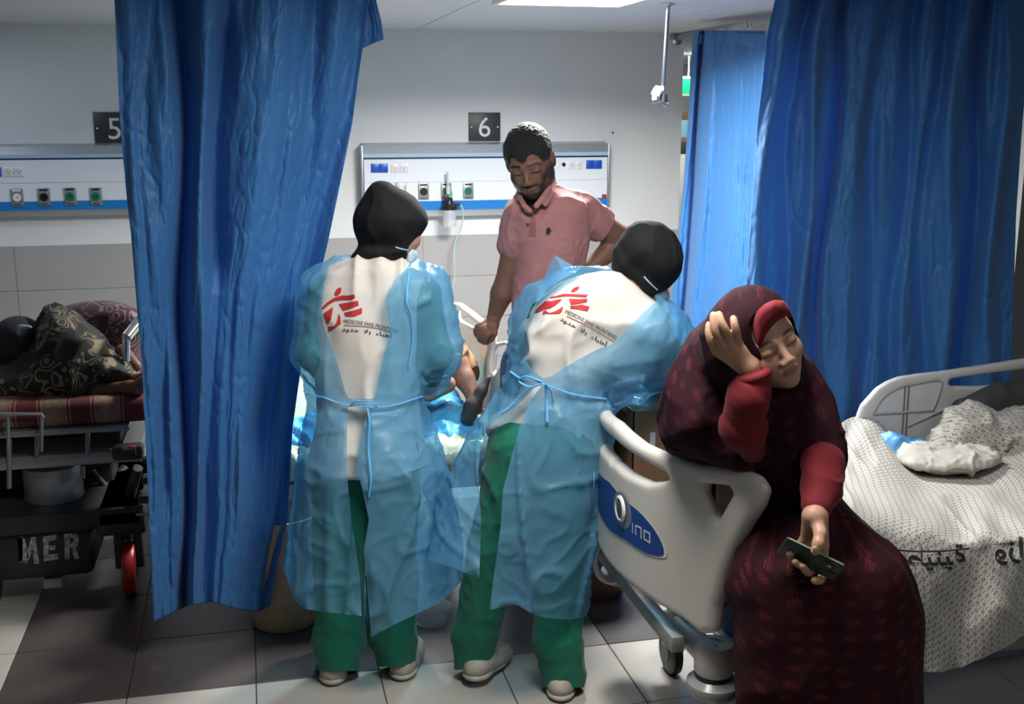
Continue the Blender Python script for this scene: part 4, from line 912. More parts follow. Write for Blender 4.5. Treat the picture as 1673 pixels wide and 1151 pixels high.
tl = nd(nt, 'ShaderNodeBsdfTranslucent'); tl.inputs[0].default_value = (.18, .52, .82, 1); tp = nd(nt, 'ShaderNodeBsdfTransparent'); tp.inputs[0].default_value = (.56, .80, .94, 1)
m1 = nd(nt, 'ShaderNodeMixShader'); m1.inputs[0].default_value = .30; L(b.outputs[0], m1.inputs[1]); L(tl.outputs[0], m1.inputs[2])
m2 = nd(nt, 'ShaderNodeMixShader'); m2.inputs[0].default_value = .54; L(m1.outputs[0], m2.inputs[1]); L(tp.outputs[0], m2.inputs[2]); L(m2.outputs[0], nt.nodes['Material Output'].inputs[0])
tiem = mat('gown_tie', (.10, .38, .72), .5)
red_print = mat('print_red', (.50, .025, .03), .7); txt_print = mat('print_dark', (.03, .03, .03), .7); txt_red = mat('print_line', (.25, .06, .05), .7)

def solid(name, fld, m, parent, disp=None, rel=2, clipf=None, colf=None, post=None, label=None):
    V, Q = fld.mesh(post=post); V = relax(V, Q, rel)
    if disp is not None: N = vnormals(V, Q); V = V+N*disp(V)[:, None]; V = relax(V, Q, 1, .3)
    if clipf is not None: V, Q = clip(V, Q, clipf(V))
    o = part(name, V, Q, m, parent, cols=None if colf is None else colf(V), label=label); return o, V, Q
def fold(V, a, f, seed=0, ax=(1, 1, 1), warp=.6):
    P = V*f*np.array(ax); return a*(ridge(P+warp*noise(P*.5, seed+9)[:, None], seed)**2)
# ---- heads and hands
def headaxes(x, y, roll, yaw, pitch):
    t = -ray(x, y); t = t/np.linalg.norm(t); u = -DN-t*((-DN)@t); u /= np.linalg.norm(u); r = np.cross(u, t)
    if r@RT < 0: r = -r
    a, c, p = map(math.radians, (roll, yaw, pitch))
    r1 = r*math.cos(a)+u*math.sin(a); u1 = -r*math.sin(a)+u*math.cos(a)
    f1 = t*math.cos(c)+r1*math.sin(c); r2 = r1*math.cos(c)-t*math.sin(c)
    f2 = f1*math.cos(p)-u1*math.sin(p); u2 = u1*math.cos(p)+f1*math.sin(p); return np.array([r2, f2, u2])
def head(fld, c, R, s=1.0, female=False):
    T = lambda p: c+s*(np.array(p, float)@R)
    e = lambda p, r, k=.02, sub=False: fld.ell(T(p), np.array(r)*s, R, k*s, sub)
    e((0, -.012, .035), (.076, .096, .084)); e((0, .022, -.022), (.064, .066, .088), .03)
    j = .9 if female else 1.0
    e((0, .030, -.070), (.048*j, .052, .038), .03); e((0, .066, -.098), (.020*j, .016, .014), .025)
    for q in (-1, 1):
        e((q*.038, .060, -.030), (.026, .022, .026), .02); e((q*.060, .005, -.055), (.014, .03, .03), .025)
        e((q*.032, .098, .000), (.020, .014, .012), .014, True)                      # eye sockets
        e((q*.032, .0745, -.001), (.0175, .0155, .0125), .003)                       # closed lids
        fld.cap(T((q*.050, .070, .018)), T((q*.014, .086, .017)), .0075*s, .008*s, .012*s)
        e((q*.079, -.006, -.004), (.009, .019, .032), .006); e((q*.0115, .0965, -.040), (.0085, .010, .0075), .006)
    fld.cap(T((0, .083, .010)), T((0, .104, -.033)), .0075*s, .0105*s, .012*s)
    e((0, .0865, -.0615), (.021, .0085, .0048), .005); e((0, .0850, -.0705), (.017, .0085, .0058), .005)
    e((0, .0965, -.0655), (.024, .006, .0012), .002, True)
    return T
def local(V, c, R, s): return (V-c)/s@R.T
def face_cols(V, c, R, s, base, brow, lip, beard=None, lid=None):
    q = local(V, c, R, s); C_ = np.tile(np.array(base), (len(V), 1)); x, y, z = q.T; ax_ = np.abs(x)
    def mix(mask, col): nonlocal C_; C_ = C_*(1-mask[:, None])+np.array(col)*mask[:, None]
    n = noise(V*60, 5)*.5+.5; mix(.25*n*(y > .0), np.array(base)*.8)
    if beard is not None:
        d = sstep(-.020, -.036, z-.35*np.maximum(ax_-.045, 0)*0)*(y > -.02); ch = sstep(.030, .048, ax_+.25*(-.04-z))
        bz = np.maximum(sstep(.036, .052, ax_)*sstep(.004, -.03, z), sstep(-.078, -.086, z)); mus = sstep(-.046, -.051, z)*sstep(-.062, -.057, z)*sstep(.036, .026, ax_)*(y > .06)
        side = sstep(.030, .022, ax_)*0
        mk = np.clip(np.maximum(bz, mus)+sstep(.022, .034, ax_)*sstep(-.05, -.06, z), 0, 1)*sstep(-.03, -.005, y); mix(mk*.92, beard)
    lp = sstep(.023, .017, ax_)*sstep(.0105, .007, np.abs(z+.0660))*(y > .075); mix(lp*.8, lip)
    by = .0195+.004*np.cos((ax_-.030)*60); br = sstep(.0055, .0025, np.abs(z-by+.25*np.maximum(ax_-.040, 0)))*sstep(.010, .014, ax_)*sstep(.058, .050, ax_)*(y > .045); mix(br*.95, brow)
    lash = sstep(.0032, .0014, np.abs(z+.0085+.05*(ax_-.032)**2*20))*sstep(.020, .016, np.abs(ax_-.032))*(y > .05); mix(lash*.9, lid if lid is not None else brow)
    cr_ = sstep(.0022, .001, np.abs(z-.0095))*sstep(.019, .014, np.abs(ax_-.032))*(y > .05); mix(cr_*.4, np.array(base)*.4)
    nos = ((ax_-.0075)**2+((z+.0465)*1.6)**2 < .0035**2)*(y > .085)*1.0; mix(nos*.8, np.array(base)*.25)
    return C_
def shoe(name_parent, heel, toe, m=shoem, w_=.045, label=None):
    heel = np.array(heel, float); toe = np.array(toe, float); d = toe-heel; Ln = np.linalg.norm(d); d /= Ln; s = np.cross(d, [0, 0, 1.]); s /= np.linalg.norm(s); u = np.cross(s, d)
    f = Field(.006, .02); R = np.array([s, d, u])
    f.ell(heel+d*.055+u*.040, (w_*.98, .055, .040), R).ell(heel+d*.14+u*.035, (w_*1.05, .10, .040), R).ell(heel+d*(Ln-.06)+u*.026, (w_*1.02, .065, .034), R).cap(heel+d*.10+u*.05, heel+d*.11+u*.08, .034, .030)
    f.fn(lambda P: (P-heel)@u*-1+.012, heel-.3, heel+.3, .004, False) if False else None
    o, V, Q = solid('shoe', f, m, name_parent, disp=lambda V: .0015*noise(V*60, 3))
    g = Field(.006, .015); g.ell(heel+d*.058+u*.016, (w_*1.04, .060, .019), R).ell(heel+d*(Ln*.62)+u*.014, (w_*1.06, Ln*.40, .016), R); V, Q = g.mesh(); V = relax(V, Q, 1); part('sole', V, Q, solem, o)
    return o
def fingers(fld, chains, r0=.0095, r1=.0075, k=.006):
    for ch in chains:
        ch = list(spline(ch, 4)); n = len(ch); fld.chain(ch, [r0+(r1-r0)*i/(n-1) for i in range(n)], k)
def flatcols(base, amt=.15): return lambda V: np.array(base)*(1-amt*(noise(V*40, 3)*.5+.5))[:, None]
BR = (.215, .105, .068); FR = (.50, .29, .20)

# ---------------------------------------------------------------- nurse standing at the foot of bed 6
def nurse(label, loc, heads, neckpoly, hijpoly, bodyprims, vest_rows, vestprims, scrub, trousers, gown, opening, hemf, maskpoly, shoes, spineD, hijD, gdisp, vestclip=None, hemt=None):
    t = thing('person', label, 'person', loc)
    f = Field(.010, .015)
    for pr in bodyprims: pr(f)
    cH, RH, sH = heads; f2 = Field(.0045, .02); head(f2, cH, RH, sH, True)
    V1, Q1 = f.mesh(); V1 = relax(V1, Q1, 2); V2, Q2 = f2.mesh(); V2 = relax(V2, Q2, 1)
    V = np.concatenate([V1, V2]); Q = np.concatenate([Q1, Q2+len(V1)])
    part('body', V, Q, skin_fair, t, cols=face_cols(V, cH, RH, sH, (.40, .235, .165), (.03, .02, .015), (.3, .1, .08)))
    f = Field(.007, .02); puff(f, hijpoly, hijD, .115, .10); puff(f, neckpoly, hijD, .085, .05, .03)
    solid('hijab', f, hijm, t, disp=lambda V: .005*ridge(V*np.array([17, 17, 4])+noise(V*5, 2)[:, None]*.7, 4)**3+.002*noise(V*9, 5)+.001, rel=2)
    f = Field(.008, .03); loft(f, vest_rows) if vest_rows else None
    for pr in vestprims: pr(f)
    o, Vv, Qv = solid('vest', f, vestm, t, disp=gdisp[0], clipf=vestclip, rel=3)
    vb = bvh_of(Vv, Qv)
    f = Field(.010, .04)
    for pr in scrub: pr(f)
    solid('scrub_top', f, green, t, disp=lambda V: fold(V, .006, 14, 3))
    f = Field(.009, .02)
    for pr in trousers: pr(f)
    o, Vt, Qt = solid('trousers', f, green, t, disp=lambda V: fold(V, .010, 9, 6, (1, 1, .5))+fold(V, .005, 22, 7, (1, 1, .8)), rel=3, clipf=hemt)
    for h_, to in shoes: shoe(t, h_, to)
    f = Field(.009, .035)
    for pr in gown: pr(f)
    V, Q = f.mesh(); V = relax(V, Q, 4); N = vnormals(V, Q); V = V+N*gdisp[1](V)[:, None]; V = relax(V, Q, 1, .25); gb = bvh_of(V, Q)
    V, Q = clip(V, Q, hemf(V)); x, y = proj(V); hh = (V-CC)@FH; back = spineD(x, y)
    for op in opening:
        x, y = proj(V); hh = (V-CC)@FH; V, Q = clip(V, Q, np.where(hh < spineD(x, y), sdpoly(x, y, op), 9.0))
    part('isolation_gown', V, Q, gownm, t)
    f = Field(.005, .01); puff(f, maskpoly, lambda x, y: hijD-.02+.0016*(x-maskpoly[0][0]), .032, .014); solid('face_mask', f, maskm, t)
    return t, vb, gb
def cap(a, b, ra, rb, k=None): return lambda f: f.cap(A(*a), A(*b), ra, rb, k)
def el(a, r, k=None): return lambda f: f.ell(A(*a), r, np.array([RT, FH, UP]), k)
def lo(rows, k=None, e=2.2): return lambda f: loft(f, rows, k, e)
def pf(poly, D0, b, R=.06, k=None): return lambda f: puff(f, poly, D0, b, R, k)
def tie(bvh, pts, r, nm, par, m=tiem, off=.004, fl=.4):
    P = [cast(bvh, x, y, off) for x, y in spline([(a, b) for a, b in pts], 6)]; P = [p for p in P if p is not None]
    if len(P) > 2: G().tube(P, r, 8, flat=fl).obj(nm, m, par)
# nurse one
hd1 = (A(640, 372, 3.47), np.array([RT*math.cos(.85)*-1*-1*.66-FH*.75, FH*.66+RT*.75, UP]), 1.0)
fwd = FH*.62+RT*.74+UP*-.22; fwd /= np.linalg.norm(fwd); upv = UP-fwd*(UP@fwd); upv /= np.linalg.norm(upv); rgt = np.cross(fwd, upv); hd1 = (A(644, 372, 3.47), np.array([rgt, fwd, upv]), .92)
hij1 = [(620, 295.5), (634, 298), (648, 308), (664, 317), (676, 324), (685, 335), (692, 345), (697, 358), (696, 368), (688, 380), (680, 388), (670, 402), (664, 408), (640, 410), (600, 403), (590, 398), (582, 388), (578, 375), (576, 358), (580, 342), (590, 325), (601, 307), (610, 298)]
nk1 = [(596, 398), (664, 400), (668, 412), (661, 426), (640, 432), (600, 430), (571, 421), (585, 406)]
g1x = lambda y, pts: interp(y, pts)
def sp1(x, y): return 3.44+0*x
def hem1(V):
    x, y = proj(V); hx = np.interp(x, [440, 468, 475, 485, 500, 545, 590, 599, 600.5, 608, 640, 680, 720, 750, 790], [900, 940, 965, 986, 996, 1002, 1007, 1009, 1042, 1041, 1023, 1004, 985, 955, 900])
    return hx-y
open1 = [[(562, 405), (540, 424), (532, 455), (525, 500), (528, 532), (540, 562), (553, 600), (564, 640), (570, 652), (612, 652), (622, 605), (632, 565), (638, 541), (634, 516), (629, 490), (645, 456), (663, 441), (676, 420), (660, 400)],
         [(568, 665), (566, 765), (574, 850), (588, 940), (591, 1012), (594, 1070), (603, 1070), (606, 1036), (600, 960), (594, 900), (603, 850), (592, 800), (582, 765), (600, 665)]]
legs1 = [cap((560, 735, 3.43), (552, 880, 3.40), .088, .078), cap((552, 880, 3.40), (553, 1050, 3.38), .078, .074), cap((553, 1050, 3.38), (556, 1094, 3.37), .074, .066), cap((640, 735, 3.43), (640, 880, 3.42), .088, .078), cap((640, 880, 3.42), (643, 1040, 3.41), .076, .074), cap((643, 1040, 3.41), (650, 1084, 3.40), .072, .064), el((600, 720, 3.44), (.15, .100, .09))]
N1, vb1, gb1 = nurse('nurse in blue gown and black hijab facing away, standing upright nearest the long curtain', WZ(600, 1110, 0),
    hd1, nk1, hij1,
    [cap((600, 640, 3.44), (618, 500, 3.46), .085, .09), cap((622, 450, 3.47), (638, 400, 3.47), .05, .05), cap((530, 480, 3.45), (516, 585, 3.42), .040, .036), cap((516, 585, 3.42), (545, 642, 3.72), .034, .026), cap((692, 480, 3.45), (710, 585, 3.45), .040, .036), cap((710, 585, 3.45), (700, 622, 3.75), .034, .026), cap((560, 740, 3.43), (552, 1080, 3.38), .075, .04), cap((640, 740, 3.43), (645, 1075, 3.41), .075, .04),
     cap((700, 622, 3.75), (694, 632, 3.85), .03, .03), cap((545, 642, 3.72), (556, 650, 3.82), .03, .03)]+[cap((690+4*i, 632-i, 3.85), (686+5*i, 645, 3.92), .010, .008, .006) for i in range(4)]+[cap((552+4*i, 650, 3.82), (556+4*i, 662, 3.89), .010, .008, .006) for i in range(4)],
    [(408, 592, 652, 3.48, .045), (414, 572, 664, 3.47, .065), (424, 548, 680, 3.46, .085), (440, 520, 702, 3.46, .100), (470, 512, 708, 3.455, .108), (520, 512, 698, 3.45, .108), (580, 516, 690, 3.445, .106), (650, 520, 682, 3.435, .112), (700, 512, 688, 3.425, .132), (735, 506, 694, 3.425, .136), (764, 502, 700, 3.425, .138)], [],
    [cap((532, 478, 3.45), (516, 578, 3.43), .054, .048), cap((516, 578, 3.43), (545, 636, 3.70), .046, .036), cap((692, 480, 3.45), (710, 578, 3.45), .054, .052), cap((710, 578, 3.45), (700, 622, 3.74), .050, .036), lo([(440, 570, 662, 3.47, .04), (480, 540, 685, 3.46, .055), (650, 545, 660, 3.45, .055), (740, 540, 670, 3.44, .06)])], legs1,
    [lo([(428, 545, 672, 3.47, .085), (438, 525, 690, 3.46, .105), (450, 508, 716, 3.455, .122), (480, 500, 722, 3.45, .135), (540, 503, 705, 3.445, .135), (600, 506, 694, 3.44, .132), (655, 508, 685, 3.435, .125), (672, 506, 690, 3.43, .140), (710, 500, 703, 3.425, .162), (760, 493, 719, 3.425, .188), (860, 483, 734, 3.43, .20), (940, 476, 745, 3.43, .205), (1080, 474, 750, 3.43, .215)]),
     cap((528, 474, 3.45), (513, 575, 3.42), .068, .060), cap((513, 575, 3.42), (545, 636, 3.70), .058, .046), cap((698, 476, 3.45), (712, 575, 3.45), .070, .070), cap((712, 575, 3.45), (702, 622, 3.74), .068, .046)],
    open1, hem1, [(664, 412), (674, 404), (681, 411), (683, 420), (674, 438), (668, 438), (663, 425)],
    [(WZ(543, 1125, .0), WZ(543, 1125, .0)+FH*.24-RT*.02), (WZ(653, 1117, .0), WZ(653, 1117, .0)+FH*.24+RT*.03)], sp1, 3.47,
    (lambda V: .020*ridge(V*np.array([8, 8, 2.2])+.4*noise(V*4, 3)[:, None], 21)**2+.004*ridge(V*np.array([18, 18, 7]), 22)**2-.014,
     lambda V: .006+(.008+.018*sstep(1.1, .5, V[:, 2]))*ridge(V*np.array([11, 11, 1.3])+noise(V*3, 7)[:, None]*.5, 31)**4+.010*ridge(V*np.array([9, 9, 11])+noise(V*3, 8)[:, None], 32)**5+.006*ridge(V*17+noise(V*6, 8)[:, None], 33)**4), hemt=lambda V: np.where(proj(V)[0] < 600, 1097, 1090)-proj(V)[1])
# print on the vest
def LP(pts, ox, oy, s): return [(ox+a/s, oy+b_/s) for a, b_ in pts]
z1 = lambda p: LP(p, 515, 455, 10.464)
decal_px('red_emblem', [z1([(340, 235), (330, 265), (340, 290), (365, 298), (400, 285), (435, 245), (447, 200), (445, 165), (420, 155), (390, 165), (355, 200)]),
    z1([(115, 500), (180, 435), (260, 370), (340, 325), (460, 292), (560, 295), (670, 275), (683, 340), (600, 362), (460, 368), (340, 385), (240, 440), (130, 535)]),
    z1([(405, 440), (560, 415), (730, 380), (745, 460), (640, 500), (480, 552)]), z1([(495, 585), (620, 560), (800, 505), (798, 600), (660, 652), (520, 645)]),
    z1([(145, 600), (305, 490), (290, 600), (270, 700), (215, 790), (185, 720)]), z1([(400, 600), (430, 660), (440, 780), (330, 850), (235, 910), (215, 825), (320, 822), (360, 760), (385, 690)])], vb1, red_print, N1, .0025, 5, label='red running figure emblem printed on the vest back')
def ptext(txt, x0, y0, size, nm, bvh, par, ang=0, curve=0, xs=1.0, m=txt_print, shear=.18, width=None, off=.0025, mirror=False, bold=0):
    T = text_polys(txt, size, shear=shear, bold=bold); w_ = max(p[0] for t in T for p in t); xs = xs if width is None else width/w_
    ca, sa = math.cos(ang), math.sin(ang)
    def mp(p): u = (w_-p[0] if mirror else p[0])*xs; v = -p[1]+curve*u*u; return (x0+u*ca-v*sa, y0+u*sa+v*ca)
    decal_px(nm, [[mp(p) for p in t] for t in T], bvh, m, par, off, 6)
ptext('MEDECINS SANS FRONTIERES', 560, 528, 8.6, 'printed_words', vb1, N1, ang=.04, curve=.0016, width=92)
decal_px('printed_line', [[(562, 531), (590, 532.5), (615, 536), (640, 543), (640, 544), (615, 537), (590, 533.5), (562, 532)]], vb1, txt_red, N1, .0025, 6)
ptext('\uFEA9\uFEED\uFEAA\uFEA3  \uFEFC\uFE91  \uFE80\uFE8E\uFE92\uFEC3\uFE83', 558, 541, 8.6, 'printed_words', vb1, N1, ang=.03, curve=.0013, shear=0, width=84, bold=.12)
tie(gb1, [(500, 644), (530, 650), (560, 660), (600, 665), (640, 663), (690, 648)], .0045, 'waist_tie', N1, off=.010)
tie(vb1, [(563, 660), (580, 663), (605, 667)], .0045, 'waist_tie', N1, off=.02)
P_ = [cast(gb1, x, y, .012) for x, y in ((600, 666), (604, 690), (602, 730), (606, 780), (603, 812))]; G().tube(spline([p for p in P_ if p is not None], 5), .0035, 8, flat=.5).obj('tie_end', tiem, N1)
P_ = [cast(gb1, x, y, .014) for x, y in ((572, 664), (582, 656), (604, 657), (616, 664), (600, 668))]; G().tube(spline([p for p in P_ if p is not None], 5), .004, 8, flat=.5).obj('tie_bow', tiem, N1)
P_ = [cast(gb1, x, y, .010) for x, y in ((668, 445), (664, 490), (672, 520), (674, 560), (668, 600))]; G().tube(spline([p for p in P_ if p is not None], 5), .0035, 8, flat=.5).obj('neck_tie', tiem, N1)
# mask strap
G().tube(spline([A(646, 404, 3.37), A(656, 407, 3.38), A(666, 409, 3.40)], 5), .0022, 6).obj('mask_strap', mat('strap_blue', (.35, .55, .78), .5), N1)

# nurse two, bending sideways over the other bed
fwd = FH*.45+RT*.60-UP*.66; fwd /= np.linalg.norm(fwd); upv = UP*.75+RT*.5-fwd*((UP*.75+RT*.5)@fwd); upv /= np.linalg.norm(upv); rgt = np.cross(fwd, upv)
hd2 = (A(1058, 428, 3.39), np.array([rgt, fwd, upv]), .90)
hij2 = [(1008, 413), (1012, 392), (1024, 375), (1041, 364), (1059, 361), (1080, 364), (1100, 382), (1111, 402), (1116, 420), (1113, 444), (1100, 460), (1090, 470), (1078, 471), (1060, 470), (1036, 450), (1012, 436)]
nk2 = [(1006, 405), (1060, 455), (1080, 470), (1069, 485), (1050, 480), (1030, 460), (1010, 446), (1000, 438)]
def sp2(x, y): return 3.36+0*x
def hem2(V):
    x, y = proj(V); hx = np.interp(x, [660, 692, 700, 740, 783, 791, 792, 800, 822, 838, 848, 870, 890, 930, 948, 990], [900, 908, 916, 928, 946, 948, 998, 998, 992, 989, 991, 1004, 1010, 1013, 1009, 1000])
    return hx-y
open2 = [[(948, 436), (948, 441), (908, 463), (893, 475), (882, 491), (870, 497), (860, 522), (855, 530), (857, 583), (868, 604), (888, 619), (902, 614), (941, 590), (978, 570), (1003, 562), (1022, 541), (1048, 514), (1072, 493), (1078, 470), (1040, 415), (960, 400)],
         [(880, 627), (858, 650), (838, 668), (796, 696), (787, 708), (781, 775), (786, 850), (783, 948), (783, 1100), (799, 1100), (800, 994), (818, 860), (822, 800), (836, 745), (850, 695), (866, 655), (886, 630)]]
vest2 = [(1005, 436), (1018, 434), (1050, 462), (1076, 490), (1105, 525), (1105, 570), (1060, 610), (1000, 640), (985, 680), (985, 740), (960, 775), (900, 770), (862, 752), (840, 734), (819, 716), (800, 708), (790, 705), (796, 695), (840, 650), (850, 620), (852, 590), (852, 540), (860, 510), (880, 480), (915, 455), (960, 440)]
N2, vb2, gb2 = nurse('nurse in blue gown and black hijab bending sideways over the box at the footboard', WZ(850, 1115, 0), hd2, nk2, hij2,
    [cap((900, 660, 3.35), (960, 540, 3.39), .075, .08), cap((1000, 490, 3.38), (1050, 445, 3.38), .05, .05), cap((890, 508, 3.42), (874, 585, 3.55), .040, .036), cap((874, 585, 3.55), (885, 640, 3.75), .034, .026), cap((1058, 534, 3.36), (1094, 592, 3.42), .040, .036), cap((1094, 592, 3.42), (1072, 640, 3.62), .034, .026), cap((850, 745, 3.33), (778, 1080, 3.38), .075, .04), cap((920, 745, 3.33), (920, 1100, 3.30), .075, .04), cap((1075, 640, 3.62), (1062, 650, 3.70), .03, .03), cap((885, 640, 3.75), (895, 652, 3.84), .03, .03)]+[cap((1060+4*i, 650, 3.70), (1050+6*i, 664, 3.74), .010, .008, .006) for i in range(4)]+[cap((892+4*i, 652, 3.84), (894+4*i, 664, 3.9), .010, .008, .006) for i in range(4)],
    None, [pf(vest2, lambda x, y: 3.37+.0*x, .112, .11)],
    [cap((890, 508, 3.42), (874, 578, 3.52), .052, .048), cap((874, 578, 3.52), (888, 634, 3.72), .046, .036), cap((1060, 534, 3.36), (1094, 590, 3.40), .056, .052), cap((1094, 590, 3.40), (1066, 634, 3.60), .050, .036), cap((910, 640, 3.38), (970, 530, 3.40), .055, .06)],
    [cap((850, 735, 3.32), (812, 890, 3.34), .100, .080), cap((812, 890, 3.34), (778, 1030, 3.38), .080, .070), cap((778, 1030, 3.38), (771, 1084, 3.38), .070, .058), cap((915, 745, 3.32), (915, 900, 3.33), .098, .082), cap((915, 900, 3.33), (912, 1050, 3.30), .078, .074), cap((912, 1050, 3.30), (920, 1112, 3.285), .074, .066), el((885, 730, 3.33), (.155, .12, .10))],
    [pf([(950, 438), (990, 445), (1040, 470), (1080, 493), (1120, 520), (1130, 570), (1095, 620), (1040, 650), (1000, 668), (990, 640), (960, 650), (900, 660), (835, 652), (836, 610), (834, 560), (842, 515), (868, 480), (905, 450)], 3.37, .145, .11),
     lo([(600, 836, 975, 3.37, .13), (640, 828, 985, 3.36, .125), (665, 800, 998, 3.35, .135), (710, 768, 996, 3.35, .155), (800, 731, 983, 3.34, .185), (900, 701, 965, 3.34, .20), (960, 690, 950, 3.34, .20), (1080, 686, 932, 3.34, .20)]),
     cap((886, 504, 3.42), (872, 575, 3.52), .068, .060), cap((872, 575, 3.52), (888, 636, 3.74), .060, .046), cap((1062, 534, 3.36), (1096, 588, 3.40), .074, .070), cap((1096, 588, 3.40), (1066, 636, 3.62), .068, .046), cap((1090, 596, 3.40), (1010, 632, 3.40), .05, .04)],
    open2, hem2, [(1062, 470), (1076, 466), (1092, 473), (1095, 487), (1082, 498), (1068, 490)],
    [(WZ(766, 1118, .02), WZ(766, 1118, .0)+FH*.19+RT*.12), (WZ(916, 1152, .0), WZ(916, 1152, .0)+FH*.24+RT*.01)], sp2, 3.38,
    (lambda V: .024*ridge(V*np.array([8, 8, 4.5])+.5*noise(V*4, 3)[:, None], 41)**2*sstep(1.34, 1.16, V[:, 2])+.004*ridge(V*np.array([16, 16, 9]), 42)**2-.012,
     lambda V: .006+(.008+.016*sstep(1.1, .5, V[:, 2]))*ridge(V*np.array([10, 10, 1.3])+noise(V*3, 7)[:, None]*.5, 51)**4+.011*ridge(V*np.array([9, 9, 10])+noise(V*3, 8)[:, None], 52)**5+.006*ridge(V*17+noise(V*6, 8)[:, None], 53)**4), hemt=lambda V: np.where(proj(V)[0] < 845, 1095, 1124)-proj(V)[1])
z2 = lambda p: LP(p, 860, 455, 9.594)
decal_px('red_emblem', [z2([(700, 200), (705, 215), (740, 215), (790, 190), (825, 160), (832, 135), (800, 130), (750, 145), (715, 175)]),
    z2([(370, 300), (380, 290), (470, 275), (580, 243), (720, 245), (860, 252), (965, 255), (940, 292), (800, 285), (640, 278), (540, 290), (380, 312)]),
    z2([(670, 320), (820, 328), (962, 318), (945, 368), (860, 385), (780, 402), (690, 405)]), z2([(690, 425), (780, 425), (870, 410), (920, 430), (988, 442), (960, 510), (880, 500), (790, 478), (690, 470)]),
    z2([(560, 325), (470, 335), (400, 355), (290, 360), (200, 440), (120, 520), (125, 548), (180, 535), (270, 492), (370, 470), (450, 425), (520, 370)]), z2([(570, 430), (545, 460), (480, 500), (400, 535), (350, 540), (300, 505), (262, 515), (250, 570), (300, 555), (420, 558), (520, 548), (555, 520), (572, 470)])], vb2, red_print, N2, .0025, 5, label='red running figure emblem printed on the vest back')
ptext('MEDECINS SANS FRONTIERES', 922, 511, 8.8, 'printed_words', vb2, N2, ang=.43, curve=.0006, width=95)
decal_px('printed_line', [[(926, 516), (960, 532), (1004, 558), (1004, 559.2), (960, 533.2), (926, 517.2)]], vb2, txt_red, N2, .0025, 6)
ptext('\uFEA9\uFEED\uFEAA\uFEA3  \uFEFC\uFE91  \uFE80\uFE8E\uFE92\uFEC3\uFE83', 914, 522.5, 9.0, 'printed_words', vb2, N2, ang=.50, curve=.0003, shear=0, width=88, bold=.12)
# gown collar corner sticking up, ties
fl_ = [A(906, 417, 3.36), A(948, 441, 3.34), A(925, 452, 3.31), A(900, 470, 3.30), A(876, 494, 3.31), A(872, 484, 3.38), A(890, 452, 3.40)]
V = np.array(fl_); G().add(V, [[0, 1, 2], [0, 2, 6], [2, 3, 6], [3, 5, 6], [3, 4, 5]]).obj('collar_flap', gownm, N2, smooth=False)
tie(gb2, [(834, 607), (850, 618), (872, 622), (900, 632), (940, 645), (990, 652)], .005, 'waist_tie', N2, off=.010)
for pts, nm in (([(885, 624), (862, 615), (848, 622), (865, 632), (886, 628)], 'tie_bow'), ([(886, 627), (870, 632), (850, 648), (832, 668), (818, 676)], 'tie_end'), ([(890, 628), (900, 640), (904, 658)], 'tie_end'), ([(892, 628), (893, 645), (893, 660), (894, 690)], 'tie_end')):
    P_ = [cast(gb2, x, y, .014) for x, y in pts]; P_ = [p for p in P_ if p is not None]; G().tube(spline(P_, 5), .0048, 8, flat=.5).obj(nm, tiem, N2)
G().tube(spline([A(1052, 452, 3.29), A(1062, 463, 3.29), A(1074, 474, 3.31)], 5), .0022, 6).obj('mask_strap', mat('strap_blue', (.35, .55, .78), .5), N2)

# ---------------------------------------------------------------- man in the pink polo shirt
DM = 4.08
Mn = thing('person', 'man in a pink polo shirt looking down, one hand on the bed rail', 'person', A(890, 1000, DM)*[1, 1, 0])
RM = headaxes(862, 275, 8, -14, 24); cM = A(860, 279, DM-.115)-RM[1]*.080
f = Field(.0046, .018); TM = head(f, cM, RM, 1.04)
f.cap(TM((0, -.02, -.05)), A(872, 345, DM+.04), .058, .062, .03)                       # neck
sh = A(885, 360, DM+.02)
f.cap(A(858, 366, DM+.03), A(935, 356, DM+.05), .045, .048, .02); f.ell(A(888, 430, DM+.035), (.105, .075, .20), np.array([RT, FH, UP]), .02)
f.cap(A(888, 450, DM+.03), A(890, 590, DM+.03), .080, .080, .02)
f.chain([A(846, 362, DM+.02), A(833, 440, DM+.03), A(820, 480, DM+.03), A(806, 522, DM+.05)], [.052, .042, .042, .026], .012)          # arm on the rail
f.chain([A(950, 352, DM+.06), A(1012, 388, DM+.12), A(1006, 398, DM+.12), A(958, 446, DM+.05)], [.058, .047, .044, .030], .012)   # arm on the hip
# hand on the rail
fingers(f, [[A(804, 530, DM+.03), A(790, 536, DM-.01), A(783, 548, DM-.005), A(785, 557, DM+.02)], [A(806, 534, DM+.02), A(794, 541, DM-.02), A(788, 553, DM-.01), A(791, 560, DM+.02)], [A(808, 537, DM+.01), A(799, 545, DM-.03), A(794, 555, DM-.015), A(797, 560, DM+.015)], [A(800, 527, DM+.05), A(785, 531, DM+.02), A(778, 540, DM+.02), A(780, 549, DM+.035)]], .0115, .0095, .006)
f.chain([A(808, 530, DM+.01), A(808, 545, DM-.02), A(803, 556, DM-.01)], [.014, .011, .0095], .006)
f.ell(A(803, 531, DM+.03), (.030, .035, .028), np.array([RT, FH, UP]), .012)
fingers(f, [[A(955, 448, DM+.05), A(950+3*i, 456, DM-.02), A(945+3*i, 462, DM-.07)] for i in range(4)], .012, .009, .006)
for s_ in (-1, 1): f.cap(A(890+s_*28, 600, DM+.03), A(890+s_*36, 760, DM+.03), .06, .055, .04); f.cap(A(890+s_*36, 760, DM+.02), A(890+s_*36, 935, DM+.04), .06, .042, .03)
V, Q = f.mesh(); V = relax(V, Q, 1, .4)
